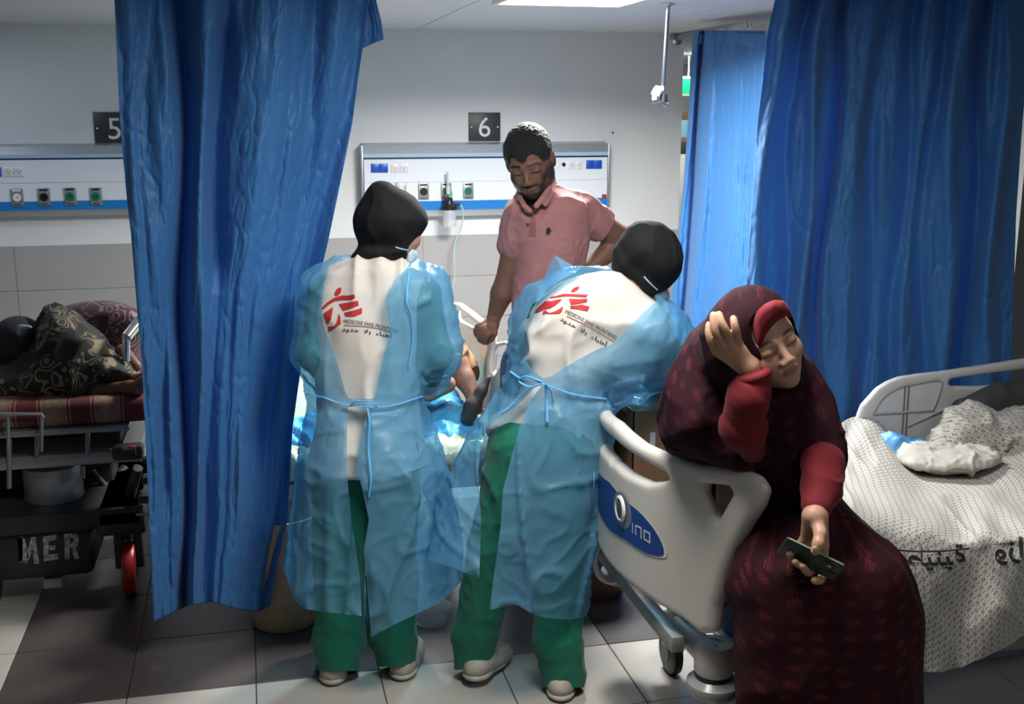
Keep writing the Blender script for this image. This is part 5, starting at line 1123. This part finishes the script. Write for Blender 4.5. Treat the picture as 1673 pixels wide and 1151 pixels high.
C_ = face_cols(V, cM, RM, 1.04, BR, (.012, .009, .008), (.17, .075, .06), beard=(.022, .016, .014), lid=(.02, .012, .01))
q = local(V, cM, RM, 1.04); far_ = np.linalg.norm(q, axis=1) > .17; hair_ = far_*0
C_[far_] = np.array(BR)*(1-.25*(noise(V[far_]*[30, 30, 12], 8)*.5+.5))[:, None]; part('body', V, Q, skin_brown, Mn, cols=C_)
# short hair: cap over the skull with a hairline
f = Field(.004, .01); e = lambda p, r: f.ell(TM(p), np.array(r)*1.04, RM, .02*1.04)
e((0, -.014, .038), (.0805, .100, .0885)); e((0, .010, .045), (.0775, .083, .060))
def hairclip(V):
    q = local(V, cM, RM, 1.04); x, y, z = q.T; ax_ = np.abs(x)
    front = z-(.060-.16*ax_*0+.012*np.cos(x*110)-.35*np.maximum(ax_-.045, 0)*1.2); side = z-(-.020)
    line = np.where(y > .045, z-np.where(ax_ < .052, .052+.012*np.cos(x*95+3.14), .052-(ax_-.052)*4.0), z-np.where((y > -.004), -.030+.0*y, -.045))
    return line-.004*noise(V*90, 3)
hairm = mat('hair_black', (.012, .011, .011), .5, spec=.45, bump=(420, 1.0, .004))
solid('hair', f, hairm, Mn, disp=lambda V: .0022*noise(V*170, 7), rel=1, clipf=hairclip)
# ears stay outside the hair; the polo
shirt = [(852, 322), (868, 330), (884, 322), (900, 288), (912, 300), (937, 313), (967, 326), (999, 347), (988, 362), (966, 390), (960, 400), (951, 437), (946, 490), (940, 560), (836, 560), (834, 500), (839, 440), (836, 397), (832, 373), (833, 342), (842, 330)]
f = Field(.0065, .02); puff(f, [(840, 332), (868, 330), (905, 300), (937, 314), (962, 330), (960, 400), (951, 437), (946, 490), (942, 550), (838, 550), (836, 500), (840, 440), (837, 397), (833, 373), (833, 345)], lambda x, y: DM+.03+.0*x, .118, .10, .03)
f.cap(A(948, 345, DM+.06), A(979, 368, DM+.09), .070, .062, .03); f.cap(A(850, 354, DM+.02), A(839, 398, DM+.03), .062, .060, .03)
f.cap(A(880, 338, DM+.03), A(872, 322, DM+.02), .074, .060, .02)
def shclip(V):
    x, y = proj(V); n = sdpoly(x, y, [(846, 250), (856, 333), (868, 352), (880, 333), (893, 300), (900, 260)]); h = (V-CC)@FH
    open_ = np.where(h < DM, n, 9); cuff = ((V-A(979, 368, DM+.09))@(A(948, 345, DM+.06)-A(979, 368, DM+.09))/.1+.02)*1
    zt_ = (A(880, 300, DM)[2]-V[:, 2])*1000
    return np.minimum(np.minimum(open_, np.where(np.linalg.norm(V-A(979, 368, DM+.09), axis=1) < .12, cuff*900, 9)), zt_)
o, Vs, Qs = solid('polo_shirt', f, polo, Mn, disp=lambda V: fold(V, .009, 9, 61, (1, 1, .7))+fold(V, .004, 20, 62), clipf=shclip, rel=3)
pb = bvh_of(Vs, Qs)
f = Field(.0045, .008)
for ch, r_ in (([(902, 291, -.0), (897, 308, -.055), (886, 325, -.105), (876, 337, -.118)], .011), ([(850, 312, .02), (850, 325, -.05), (856, 336, -.095), (866, 345, -.108)], .010)):
    f.chain([A(x, y, DM+d) for x, y, d in ch], [r_]*4, .004)
    f.chain([A(x+5, y+9, DM+d+.004) for x, y, d in ch[:3]], [r_*.9]*3, .010)
f.chain([A(902, 291, DM), A(890, 286, DM+.08), A(868, 292, DM+.10), A(850, 312, DM+.02)], [.011]*4, .008)
solid('collar', f, polo, Mn, rel=2)
decal_px('placket', [[(868, 345), (874, 347), (876, 387), (864, 387)]], pb, mat('placket_pink', (.30, .11, .115), .8), Mn, .003, 6)
for x, y in ((869, 352), (862.5, 367)):
    p = cast(pb, x, y, .005)
    if p is not None: G().lathe(p, [(.0045, .002), (.0045, -.002)], 12, 'y').obj('button', mat('button_brown', (.06, .025, .02), .4), Mn)
decal_px('chest_emblem', [[(897, 371), (899, 374), (901, 377), (898, 382), (897, 386), (895, 381), (892, 378), (893, 374)], [(893, 378), (897, 380), (893, 384), (892, 383)]], pb, mat('emblem_dark', (.02, .008, .02), .7), Mn, .0025, 4)
f = Field(.010, .03); puff(f, [(838, 535), (942, 535), (948, 600), (945, 640), (835, 640), (832, 600)], DM+.03, .11, .10)
for s_ in (-1, 1): f.cap(A(890+s_*30, 600, DM+.02), A(890+s_*35, 760, DM+.03), .098, .078); f.cap(A(890+s_*35, 760, DM+.03), A(890+s_*36, 925, DM+.05), .078, .068)
solid('jeans', f, jeans, Mn, disp=lambda V: fold(V, .008, 12, 65), rel=2)
for s_ in (-1, 1):
    h_ = A(890+s_*36, 960, DM+.14); h_[2] = 0; shoe(Mn, h_, h_-FH*.26)
# ---------------------------------------------------------------- seated woman in the maroon prayer dress
def dotcloth(name, base, ink, scale, r0=.30, amt=.75):
    m = mat(name, base, .85, sheen=0, spec=.15); nt = m.node_tree; b = nt.nodes['Principled BSDF']; L = nt.links.new
    uvn = nd(nt, 'ShaderNodeUVMap'); v = nd(nt, 'ShaderNodeTexVoronoi', voronoi_dimensions='2D', feature='F1'); v.inputs['Scale'].default_value = scale; v.inputs['Randomness'].default_value = .35; L(uvn.outputs[0], v.inputs['Vector'])
    sc_ = nd(nt, 'ShaderNodeVectorMath', operation='SCALE'); sc_.inputs['Scale'].default_value = scale; L(uvn.outputs[0], sc_.inputs[0])
    # angle round each rosette centre
    pos = nd(nt, 'ShaderNodeVectorMath', operation='SUBTRACT'); L(uvn.outputs[0], pos.inputs[0]); L(v.outputs['Position'], pos.inputs[1])
    sx = nd(nt, 'ShaderNodeSeparateXYZ'); L(pos.outputs[0], sx.inputs[0])
    ang = mth(nt, 'ARCTAN2', sx.outputs[1], sx.outputs[0]); pet = mth(nt, 'COSINE', mth(nt, 'MULTIPLY', ang, 10.0))
    d = v.outputs['Distance']; ring = mth(nt, 'LESS_THAN', mth(nt, 'ABSOLUTE', mth(nt, 'SUBTRACT', d, r0)), .09); ring = mth(nt, 'MULTIPLY', ring, mth(nt, 'GREATER_THAN', pet, -.1))
    ring2 = mth(nt, 'LESS_THAN', mth(nt, 'ABSOLUTE', mth(nt, 'SUBTRACT', d, r0*.45)), .04); f = mth(nt, 'MINIMUM', mth(nt, 'ADD', ring, ring2), 1.0)
    n = nd(nt, 'ShaderNodeTexNoise'); n.inputs['Scale'].default_value = 1.2; L(uvn.outputs[0], n.inputs['Vector']); mr = nd(nt, 'ShaderNodeMapRange'); mr.inputs[1].default_value = .35; mr.inputs[2].default_value = .65; L(n.outputs['Fac'], mr.inputs[0])
    f = mth(nt, 'MULTIPLY', mth(nt, 'MULTIPLY', f, mr.outputs[0]), amt)
    mx = nd(nt, 'ShaderNodeMix', data_type='RGBA'); L(f, mx.inputs[0]); mx.inputs[6].default_value = (*base, 1); mx.inputs[7].default_value = (*ink, 1); L(mx.outputs[2], b.inputs['Base Color']); return m
veil_m = dotcloth('veil_maroon', (.021, .005, .009), (.13, .018, .034), 1.0, .22, .55)
skirt_m = dotcloth('skirt_maroon', (.028, .006, .009), (.15, .024, .035), 1.0, .20, .65)
redm_ = cloth('sleeve_red', (.155, .009, .016), .8, .05)
def uvsolid(name, fld, m, parent, disp=None, clipf=None, rel=2, sc_=27):
    V, Q = fld.mesh(); V = relax(V, Q, rel)
    if disp is not None: N = vnormals(V, Q); V = V+N*disp(V)[:, None]
    N = vnormals(V, Q)
    if clipf is not None: V, Q = clip(V, Q, clipf(V))
    s_ = V@RT; h_ = (V-CC)@FH; uv = np.stack([np.arctan2(s_-s_.mean(), 2.95-h_)*.30, V[:, 2]-.38*h_], 1)*sc_
    return part(name, V, Q, m, parent, uv=uv), V, Q
W = thing('person', 'seated woman in a maroon flowered prayer dress, head resting on her hand, holding a phone', 'person', A(1330, 1150, 2.66)*[1, 1, 0])
RW = headaxes(1273, 564, 31, 22, 22); cW = A(1273, 566, 2.50)-RW[1]*.080
f = Field(.0032, .018); TW = head(f, cW, RW, .97, True)
f.cap(TW((0, -.02, -.05)), A(1235, 650, 2.72), .050, .055, .03)
Vh, Qh = f.mesh(); Vh = relax(Vh, Qh, 1, .4)
f = Field(.0026, .010); DH = 2.475      # the hand against the temple
def HP(pts): return [A(x, y, DH+d) for x, y, d in pts]
f.chain(HP([(1236, 618, .06), (1224, 600, .03)]), [.027, .026], .015)
palm = [((1224, 600, .03), (1206, 562, .02)), ((1220, 598, .03), (1194, 562, .012)), ((1216, 598, .035), (1181, 566, .015)), ((1212, 598, .04), (1171, 574, .028))]
for a, b_ in palm: f.cap(A(a[0], a[1], DH+a[2]), A(b_[0], b_[1], DH+b_[2]), .017, .0125, .012)
f.cap(A(1208, 588, DH+.035), A(1190, 572, DH+.03), .018, .016, .012); f.cap(A(1230, 588, DH+.035), A(1216, 570, DH+.03), .017, .013, .012)
fingers(f, [HP([(1206, 562, .018), (1203, 544, .000), (1200, 530, -.002), (1198, 520, .006)]), HP([(1192, 560, .012), (1186, 542, -.004), (1179, 527, -.004), (1175, 513, .006)]),
            HP([(1180, 566, .014), (1170, 546, .000), (1166, 529, .002), (1165, 514, .010)]), HP([(1170, 573, .026), (1162, 558, .018), (1158, 544, .020), (1158, 530, .028)])], .0100, .0072, .0035)
f.chain(HP([(1226, 594, .045), (1234, 574, .050), (1238, 560, .052)]), [.014, .012, .010], .008)
Va, Qa = f.mesh(); Va = relax(Va, Qa, 5, .5)
f = Field(.0026, .010); DP = 2.40        # the hand with the phone
def PPt(pts): return [A(x, y, DP+d) for x, y, d in pts]
f.chain(PPt([(1338, 815, .06), (1331, 842, .02)]), [.027, .025], .015)
for a, b_ in (((1322, 844, .02), (1316, 880, .035)), ((1328, 844, .015), (1328, 884, .035)), ((1335, 844, .015), (1338, 886, .035)), ((1341, 846, .02), (1346, 890, .035))): f.cap(A(a[0], a[1], DP+a[2]), A(b_[0], b_[1], DP+b_[2]), .016, .0125, .012)
f.chain(PPt([(1336, 856, .005), (1340, 872, -.020), (1337, 888, -.036), (1332, 901, -.042)]), [.017, .0135, .0125, .0105], .008)
fingers(f, [PPt([(1346, 890, .035), (1345, 925, .04), (1342, 947, .01), (1330, 949, -.018)]), PPt([(1338, 886, .035), (1330, 915, .045), (1322, 936, .02), (1311, 926, -.016)]), PPt([(1328, 884, .035), (1316, 905, .045), (1308, 922, .02), (1299, 919, -.012)]), PPt([(1316, 880, .035), (1302, 898, .045), (1294, 910, .03), (1290, 905, .00)])], .0110, .0080, .005)
Vp, Qp = f.mesh(); Vp = relax(Vp, Qp, 3, .5)
f = Field(.012, .04); f.cap(A(1240, 660, 2.74), A(1250, 830, 2.80), .10, .13); f.cap(A(1300, 850, 2.84), A(1385, 960, 2.60), .08, .055); f.cap(A(1250, 870, 2.84), A(1280, 980, 2.60), .08, .055); f.cap(A(1385, 960, 2.60), A(1400, 1240, 2.60), .055, .04); f.cap(A(1280, 980, 2.60), A(1290, 1240, 2.60), .055, .04)
f.chain([A(1180, 650, 2.74), A(1214, 738, 2.64), A(1232, 625, 2.54)], [.04, .026, .026], .02); f.chain([A(1310, 670, 2.70), A(1345, 765, 2.58), A(1337, 815, 2.46)], [.05, .042, .028], .02)
Vb, Qb = f.mesh(); Vb = relax(Vb, Qb, 2)
Vs_, Qs_, n_ = [], [], 0
for v_, q_ in ((Vh, Qh), (Va, Qa), (Vp, Qp), (Vb, Qb)): Vs_.append(v_); Qs_.append(q_+n_); n_ += len(v_)
V = np.concatenate(Vs_); Q = np.concatenate(Qs_)
C_ = face_cols(V, cW, RW, .97, FR, (.10, .055, .04), (.36, .13, .10), lid=(.12, .06, .045)); kh = np.arange(len(V)) >= len(Vh)
C_[kh] = np.array((.50, .285, .19))*(1-.15*(noise(V[kh]*45, 2)*.5+.5))[:, None]
part('body', V, Q, skin_fair, W, cols=C_)
# finger nails
def nail(x, y, d, r, D0, nm='fingernail'):
    c = A(x, y, D0+d); f = Field(.0012, .002); f.ell(c, r, np.array([RT, FH, UP])); V, Q = f.mesh(); part(nm, V, Q, mat('nail', (.50, .30, .23), .6), W)
nail(1331, 898, -.051, (.0058, .0028, .0070), DP)
face = [(1239, 571), (1228, 552), (1221, 531), (1231, 514), (1247, 498), (1264, 490), (1281, 491), (1290, 503), (1296, 517), (1303, 530), (1310, 548), (1311, 570), (1304, 594), (1292, 610), (1274, 619), (1256, 612), (1247, 596)]
veil_head = [(1223, 462), (1248, 464), (1273, 477), (1288, 495), (1297, 514), (1303, 535), (1312, 560), (1316, 590), (1310, 620), (1270, 640), (1200, 640), (1150, 600), (1138, 545), (1157, 508), (1176, 485), (1198, 468)]
veil_body = [(1205, 500), (1290, 560), (1312, 572), (1329, 590), (1348, 634), (1357, 678), (1368, 728), (1370, 757), (1352, 785), (1330, 830), (1290, 850), (1250, 850), (1238, 800), (1226, 764), (1210, 768), (1163, 757), (1122, 748), (1090, 737), (1078, 718), (1076, 690), (1080, 653), (1091, 615), (1110, 574), (1127, 543), (1160, 510)]
f = Field(.0075, .04); puff(f, veil_head, 2.62, .135, .10); puff(f, veil_body, lambda x, y: 2.80-.0004*(y-600), .17, .13)
f.chain([A(1150, 640, 2.74), A(1180, 712, 2.67), A(1214, 746, 2.615)], [.080, .052, .038], .05); f.chain([A(1325, 660, 2.70), A(1348, 750, 2.60)], [.06, .055], .05)
def veilclip(V):
    x, y = proj(V); h = (V-CC)@FH; front = h < np.interp(y, [460, 620, 640], [2.64, 2.62, 2.60])
    fa = np.where(front, sdpoly(x, y, face), 9.0)
    return fa
uvsolid('veil', f, veil_m, W, disp=lambda V: fold(V, .012, 8, 71, (1, 1, .6))*sstep(1.33, 1.15, V[:, 2])+fold(V, .006, 20, 72, (.7, .7, 1.1))*sstep(1.25, 1.1, V[:, 2])-.004, clipf=veilclip, rel=2)
band = [(1221, 531), (1231, 514), (1247, 498), (1264, 490), (1281, 491), (1290, 503), (1296, 519), (1292, 520), (1286, 517), (1276, 521), (1264, 531), (1253, 546), (1249, 558), (1241, 572), (1236, 568), (1226, 550)]
f = Field(.004, .01); puff(f, band, lambda x, y: 2.500+.0*x+np.interp(x, [1221, 1240, 1262, 1280, 1296], [.028, -.006, -.008, .000, .02])+.008, .026, .018)
solid('headband', f, redm_, W, rel=2)
f = Field(.005, .014)
f.chain([A(1228, 738, 2.575), A(1212, 700, 2.535), A(1222, 650, 2.50), A(1232, 622, 2.50)], [.028, .042, .038, .031], .05)
f.cap(A(1234, 695, 2.55), A(1234, 728, 2.57), .030, .020)
solid('sleeve', f, redm_, W, disp=lambda V: .0045*ridge(np.stack([(V@RT)*26+V[:, 2]*30, V[:, 2]*5-(V@RT)*4, V[:, 0]*0], 1)+.4*noise(V*8, 3)[:, None], 81)**2, rel=2)
f = Field(.005, .008); rc = A(1231, 613, 2.50); ax_ = A(1233, 622, 2.50)-A(1226, 600, 2.50); ax_ /= np.linalg.norm(ax_); s1 = np.cross(ax_, FH); s1 /= np.linalg.norm(s1); s2 = np.cross(ax_, s1)
ring = [rc+(s1*math.cos(a)*.034+s2*math.sin(a)*.032) for a in np.linspace(0, 2*math.pi, 15)]; f.chain(ring, [.010]*15); solid('cuff', f, redm_, W, rel=2)
f = Field(.005, .014); f.chain([A(1345, 758, 2.55), A(1342, 795, 2.50), A(1334, 828, 2.445)], [.052, .044, .035], .02)
solid('sleeve', f, redm_, W, disp=lambda V: .005*ridge(np.stack([(V@RT)*8, V[:, 2]*34, V[:, 0]*0], 1)+.5*noise(V*8, 3)[:, None], 83)**2, rel=2)
skirt = [(1240, 790), (1360, 790), (1368, 812), (1393, 837), (1432, 872), (1471, 908), (1495, 951), (1504, 998), (1505, 1052), (1508, 1151), (1514, 1330), (1500, 1400), (1210, 1400), (1203, 1300), (1203, 1151), (1199, 1072), (1201, 1033), (1202, 1005), (1194, 985), (1190, 960), (1206, 908), (1232, 853), (1244, 815)]
f = Field(.0095, .05); puff(f, skirt, lambda x, y: np.interp(y, [780, 850, 930, 1050, 1200], [2.80, 2.73, 2.60, 2.57, 2.58])+0*x, .165, .13)
f.cap(A(1320, 870, 2.72), A(1410, 955, 2.53), .085, .085); f.cap(A(1260, 890, 2.70), A(1280, 975, 2.52), .08, .08)
f.cap(A(1150, 805, 3.0), A(1215, 850, 2.90), .09, .09)
uvsolid('skirt', f, skirt_m, W, disp=lambda V: (.006+.02*sstep(.62, .3, V[:, 2]))*ridge(V*np.array([9, 9, 1.6])+noise(V*2.5, 4)[:, None]*.8, 91)**2+fold(V, .010, 5, 92, (1, 1, .7)), rel=3)
# phone held in her hand
ph = thing('phone', 'smartphone in a dark green case held in the seated woman\'s hand', 'phone', A(1335, 915, DP-.02))
a0 = A(1286, 878, DP-.012); a1 = A(1382, 925, DP-.045); Lv = a1-a0; Ln = np.linalg.norm(Lv); Lv /= Ln; dwn = A(1340, 945, DP+.005)-A(1334, 902, DP-.03); dwn -= Lv*(dwn@Lv); dwn /= np.linalg.norm(dwn); nn = np.cross(Lv, dwn)
if nn@FH > 0: nn = -nn
Wd = .066; Rph = Matrix(np.array([Lv, dwn, nn]).T.tolist()); cph = (a0+a1)/2+dwn*Wd/2
G().box(cph, (Ln, Wd, .009), .0042, R=Rph, seg=4).obj('case', mat('case_green', (.016, .034, .016), .35), ph)
G().box(cph-dwn*(Wd/2-.0004), (Ln-.012, .0016, .0045), .0006, R=Rph).obj('edge_trim', mat('case_edge', (.20, .27, .17), .3), ph)
G().box(cph+Lv*(Ln/2-.026)-dwn*(Wd/2-.022)+nn*.0048, (.040, .034, .003), .0014, R=Rph).obj('camera_plate', mat('case_dark', (.012, .022, .014), .25), ph)
G().box(cph+Lv*(Ln/2-.030)-dwn*(Wd/2-.020)+nn*.0068, (.008, .006, .001), .0004, R=Rph).obj('flash', mat('flash_white', (.6, .62, .55), .3), ph)

# ---------------------------------------------------------------- patient on the stretcher
def goldcloth(name, base, ink, s=9.0, th=.035, extra=None):
    m = mat(name, base, .8, sheen=.1); nt = m.node_tree; b = nt.nodes['Principled BSDF']; L = nt.links.new
    tc = nd(nt, 'ShaderNodeTexCoord'); n = nd(nt, 'ShaderNodeTexNoise'); n.inputs['Scale'].default_value = s*.6; n.inputs['Detail'].default_value = 1.0; L(tc.outputs['Object'], n.inputs['Vector'])
    mx0 = nd(nt, 'ShaderNodeMix', data_type='VECTOR'); mx0.inputs[0].default_value = .22; L(tc.outputs['Object'], mx0.inputs[4]); L(n.outputs['Color'], mx0.inputs[5])
    v = nd(nt, 'ShaderNodeTexVoronoi', feature='SMOOTH_F1'); v.inputs['Scale'].default_value = s; v.inputs['Smoothness'].default_value = .3; L(mx0.outputs[1], v.inputs['Vector'])
    w_ = mth(nt, 'SINE', mth(nt, 'MULTIPLY', v.outputs['Distance'], 30.0)); ln = mth(nt, 'GREATER_THAN', w_, 1-th*14)
    v2 = nd(nt, 'ShaderNodeTexVoronoi'); v2.inputs['Scale'].default_value = s*.42; L(mx0.outputs[1], v2.inputs['Vector']); patch = mth(nt, 'LESS_THAN', v2.outputs['Distance'], .20)
    n3 = nd(nt, 'ShaderNodeTexNoise'); n3.inputs['Scale'].default_value = s*.5; L(tc.outputs['Object'], n3.inputs['Vector']); zone = mth(nt, 'GREATER_THAN', n3.outputs['Fac'], .47)
    f = mth(nt, 'MULTIPLY', mth(nt, 'MAXIMUM', mth(nt, 'MULTIPLY', ln, zone), patch), .85)
    mx = nd(nt, 'ShaderNodeMix', data_type='RGBA'); L(f, mx.inputs[0]); mx.inputs[6].default_value = (*base, 1); mx.inputs[7].default_value = (*ink, 1); L(mx.outputs[2], b.inputs['Base Color'])
    if extra:
        v4 = nd(nt, 'ShaderNodeTexVoronoi'); v4.inputs['Scale'].default_value = s*.42; L(mx0.outputs[1], v4.inputs['Vector']); g4 = mth(nt, 'LESS_THAN', v4.outputs['Distance'], .09)
        my = nd(nt, 'ShaderNodeMix', data_type='RGBA'); L(g4, my.inputs[0]); L(mx.outputs[2], my.inputs[6]); my.inputs[7].default_value = (*extra, 1); L(my.outputs[2], b.inputs['Base Color'])
    return m
DS = 4.17
S1 = thing('person', 'patient curled up on the stretcher in a black robe with gold pattern, bare feet showing', 'person', A(60, 655, DS))
f = Field(.007, .02); skin_dark = mat('skin_patient', (.16, .07, .045), .5, attr='Col', bump=(200, .1, .0006))
f.ell(A(32, 560, DS+.05), (.085, .10, .095), np.array([RT, FH, UP])); f.cap(A(45, 590, DS), A(60, 620, DS), .05, .06)
f.chain([A(120, 640, DS-.02), A(160, 641, DS-.10), A(212, 634, DS-.12)], [.05, .034, .026], .015); f.chain([A(212, 634, DS-.12), A(226, 634, DS-.14), A(238, 626, DS-.14)], [.028, .026, .017], .012)
f.chain([A(130, 600, DS+.05), A(195, 622, DS-.02), A(222, 622, DS-.05)], [.05, .030, .024], .015); f.chain([A(222, 622, DS-.05), A(238, 612, DS-.06)], [.024, .014], .012)
for i in range(5): f.cap(A(226+2.2*i, 622+2*i, DS-.14-.006*i), A(234+1.5*i, 616+2.5*i, DS-.145-.006*i), .011, .008, .006)
f.chain([A(200, 575, DS+.05), A(222, 598, DS+.02)], [.03, .022], .012)
f.ell(A(90, 600, DS+.05), (.20, .13, .10), np.array([RT, FH, UP]))
V, Q = f.mesh(); V = relax(V, Q, 1); part('body', V, Q, skin_dark, S1, cols=np.array((.17, .075, .05))*(1-.3*(noise(V*30, 4)*.5+.5))[:, None])
robe = [(-60, 600), (0, 598), (20, 586), (38, 575), (50, 558), (62, 525), (75, 502), (90, 498), (106, 505), (125, 518), (150, 540), (175, 562), (200, 588), (222, 612), (218, 618), (190, 622), (160, 632), (144, 640), (146, 652), (110, 656), (0, 656), (-60, 656)]
f = Field(.008, .03); puff(f, robe, lambda x, y: DS+.03-.0012*(y-600), .17, .09)
solid('robe', f, goldcloth('robe_gold', (.011, .013, .011), (.24, .19, .10), 14), S1, disp=lambda V: fold(V, .014, 9, 95)+fold(V, .006, 20, 96), rel=2)
f = Field(.007, .02); f.ell(A(30, 562, DS+.05), (.100, .115, .108), np.array([RT, FH, UP])); puff(f, [(8, 545), (14, 536), (26, 532), (52, 534), (55, 545), (52, 560), (48, 572), (20, 580), (10, 570)], DS+.05, .11, .06); solid('headscarf', f, mat('scarf_dark', (.016, .014, .02), .8), S1)
f = Field(.005, .02); puff(f, [(27, 533), (34, 530), (52, 532), (54, 536), (44, 538), (34, 541), (32, 549), (27, 548)], DS-.07, .02, .02); solid('head_cloth', f, mat('cloth_bluewhite', (.30, .38, .50), .8), S1)
t = thing('blanket', 'maroon floral blanket bunched up behind the patient on the stretcher', 'blanket', A(170, 560, DS+.30))
f = Field(.009, .03); puff(f, [(40, 560), (60, 535), (90, 505), (115, 497), (140, 493), (170, 491), (200, 495), (222, 505), (236, 520), (236, 600), (200, 640), (60, 650)], DS+.40, .12, .10)
solid('cloth', f, goldcloth('blanket_floral', (.055, .018, .028), (.24, .17, .17), 12, .022, (.30, .09, .04)), t, disp=lambda V: fold(V, .012, 8, 97), rel=2)
G().tube([ps(206, 552, 4.34), ps(229, 523, 4.42), ps(260, 500, 4.5)], .020, 12).tube([ps(206, 552, 4.34), ps(206, 590, 4.34)], .014, 10).obj('push_bar', chrome, S)
# ---------------------------------------------------------------- patient in bed 6
DB = 4.25
S2 = thing('person', 'patient lying in the bed behind the nurses in a tan patterned shirt, forearm showing', 'person', A(650, 640, DB+.2))
f = Field(.007, .02)
f.chain([A(745, 592, DB), A(758, 618, DB-.03), A(770, 640, DB-.06)], [.044, .040, .032], .015); f.ell(A(776, 655, DB-.08), (.032, .04, .030), np.array([RT, FH, UP]))
fingers(f, [[A(772+4*i, 658, DB-.09), A(770+5*i, 668, DB-.11), A(768+6*i, 674, DB-.10)] for i in range(4)], .012, .009, .006)
f.cap(A(730, 628, DB-.1), A(700, 640, DB-.1), .035, .04); f.ell(A(640, 610, DB+.3), (.2, .3, .10), np.array([RT, FH, UP])); f.ell(A(640, 560, DB+.9), (.08, .1, .09), np.array([RT, FH, UP])); f.cap(A(640, 575, DB+.75), A(640, 600, DB+.5), .05, .08)
f.cap(A(745, 592, DB), A(690, 600, DB+.3), .045, .07)
V, Q = f.mesh(); V = relax(V, Q, 1); part('body', V, Q, skin_dark, S2, cols=np.array((.30, .16, .11))*(1-.3*(noise(V*30, 4)*.5+.5))[:, None])
f = Field(.006, .02); puff(f, [(735, 548), (750, 555), (758, 562), (770, 578), (780, 592), (781, 608), (779, 622), (766, 618), (752, 606), (738, 602), (700, 620), (600, 625), (560, 600), (640, 560), (700, 560)], DB+.06, .09, .07)
solid('shirt', f, mat('shirt_tan', (.36, .19, .07), .8, var=(16, 1.0, (.03, .02, .015))), S2, disp=lambda V: fold(V, .014, 16, 98), rel=2)
f = Field(.006, .02); f.chain([A(798, 618, DB-.12), A(786, 640, DB-.14), A(772, 664, DB-.16)], [.012, .020, .030]); f.cap(A(772, 664, DB-.16), A(766, 680, DB-.14), .03, .03)
V, Q = f.mesh(); part('dark_wrap', relax(V, Q, 2), Q, mat('wrap_dark', (.03, .028, .03), .7), S2)
# print on the sheet, Arabic words seen from the reverse of the cloth
ptext('\uFE94\uFEF4\uFEE8\uFEF4\uFEC3', 1484, 925, 44, 'printed_words', sbvh, Ts, ang=-.03, shear=0, width=94, m=ink, mirror=True, off=.004, bold=.9)
ptext('\uFE93\uFEAD\uFE8D\uFEAF\uFEED', 1626, 914, 44, 'printed_words', sbvh, Ts, ang=-.10, shear=0, width=88, m=ink, mirror=True, off=.004, bold=.9)
G().bx((3.24, 2.72, .30), (3.28, 3.42, .95), .018).obj('headboard', bedw, B2)
f = Field(.008, .02); f.ell(A(640, 556, DB+.92), (.086, .105, .09), np.array([RT, FH, UP])); solid('hair', f, hairm, S2, clipf=lambda V: (V-A(640, 562, DB+.88))@(FH+.3*UP))
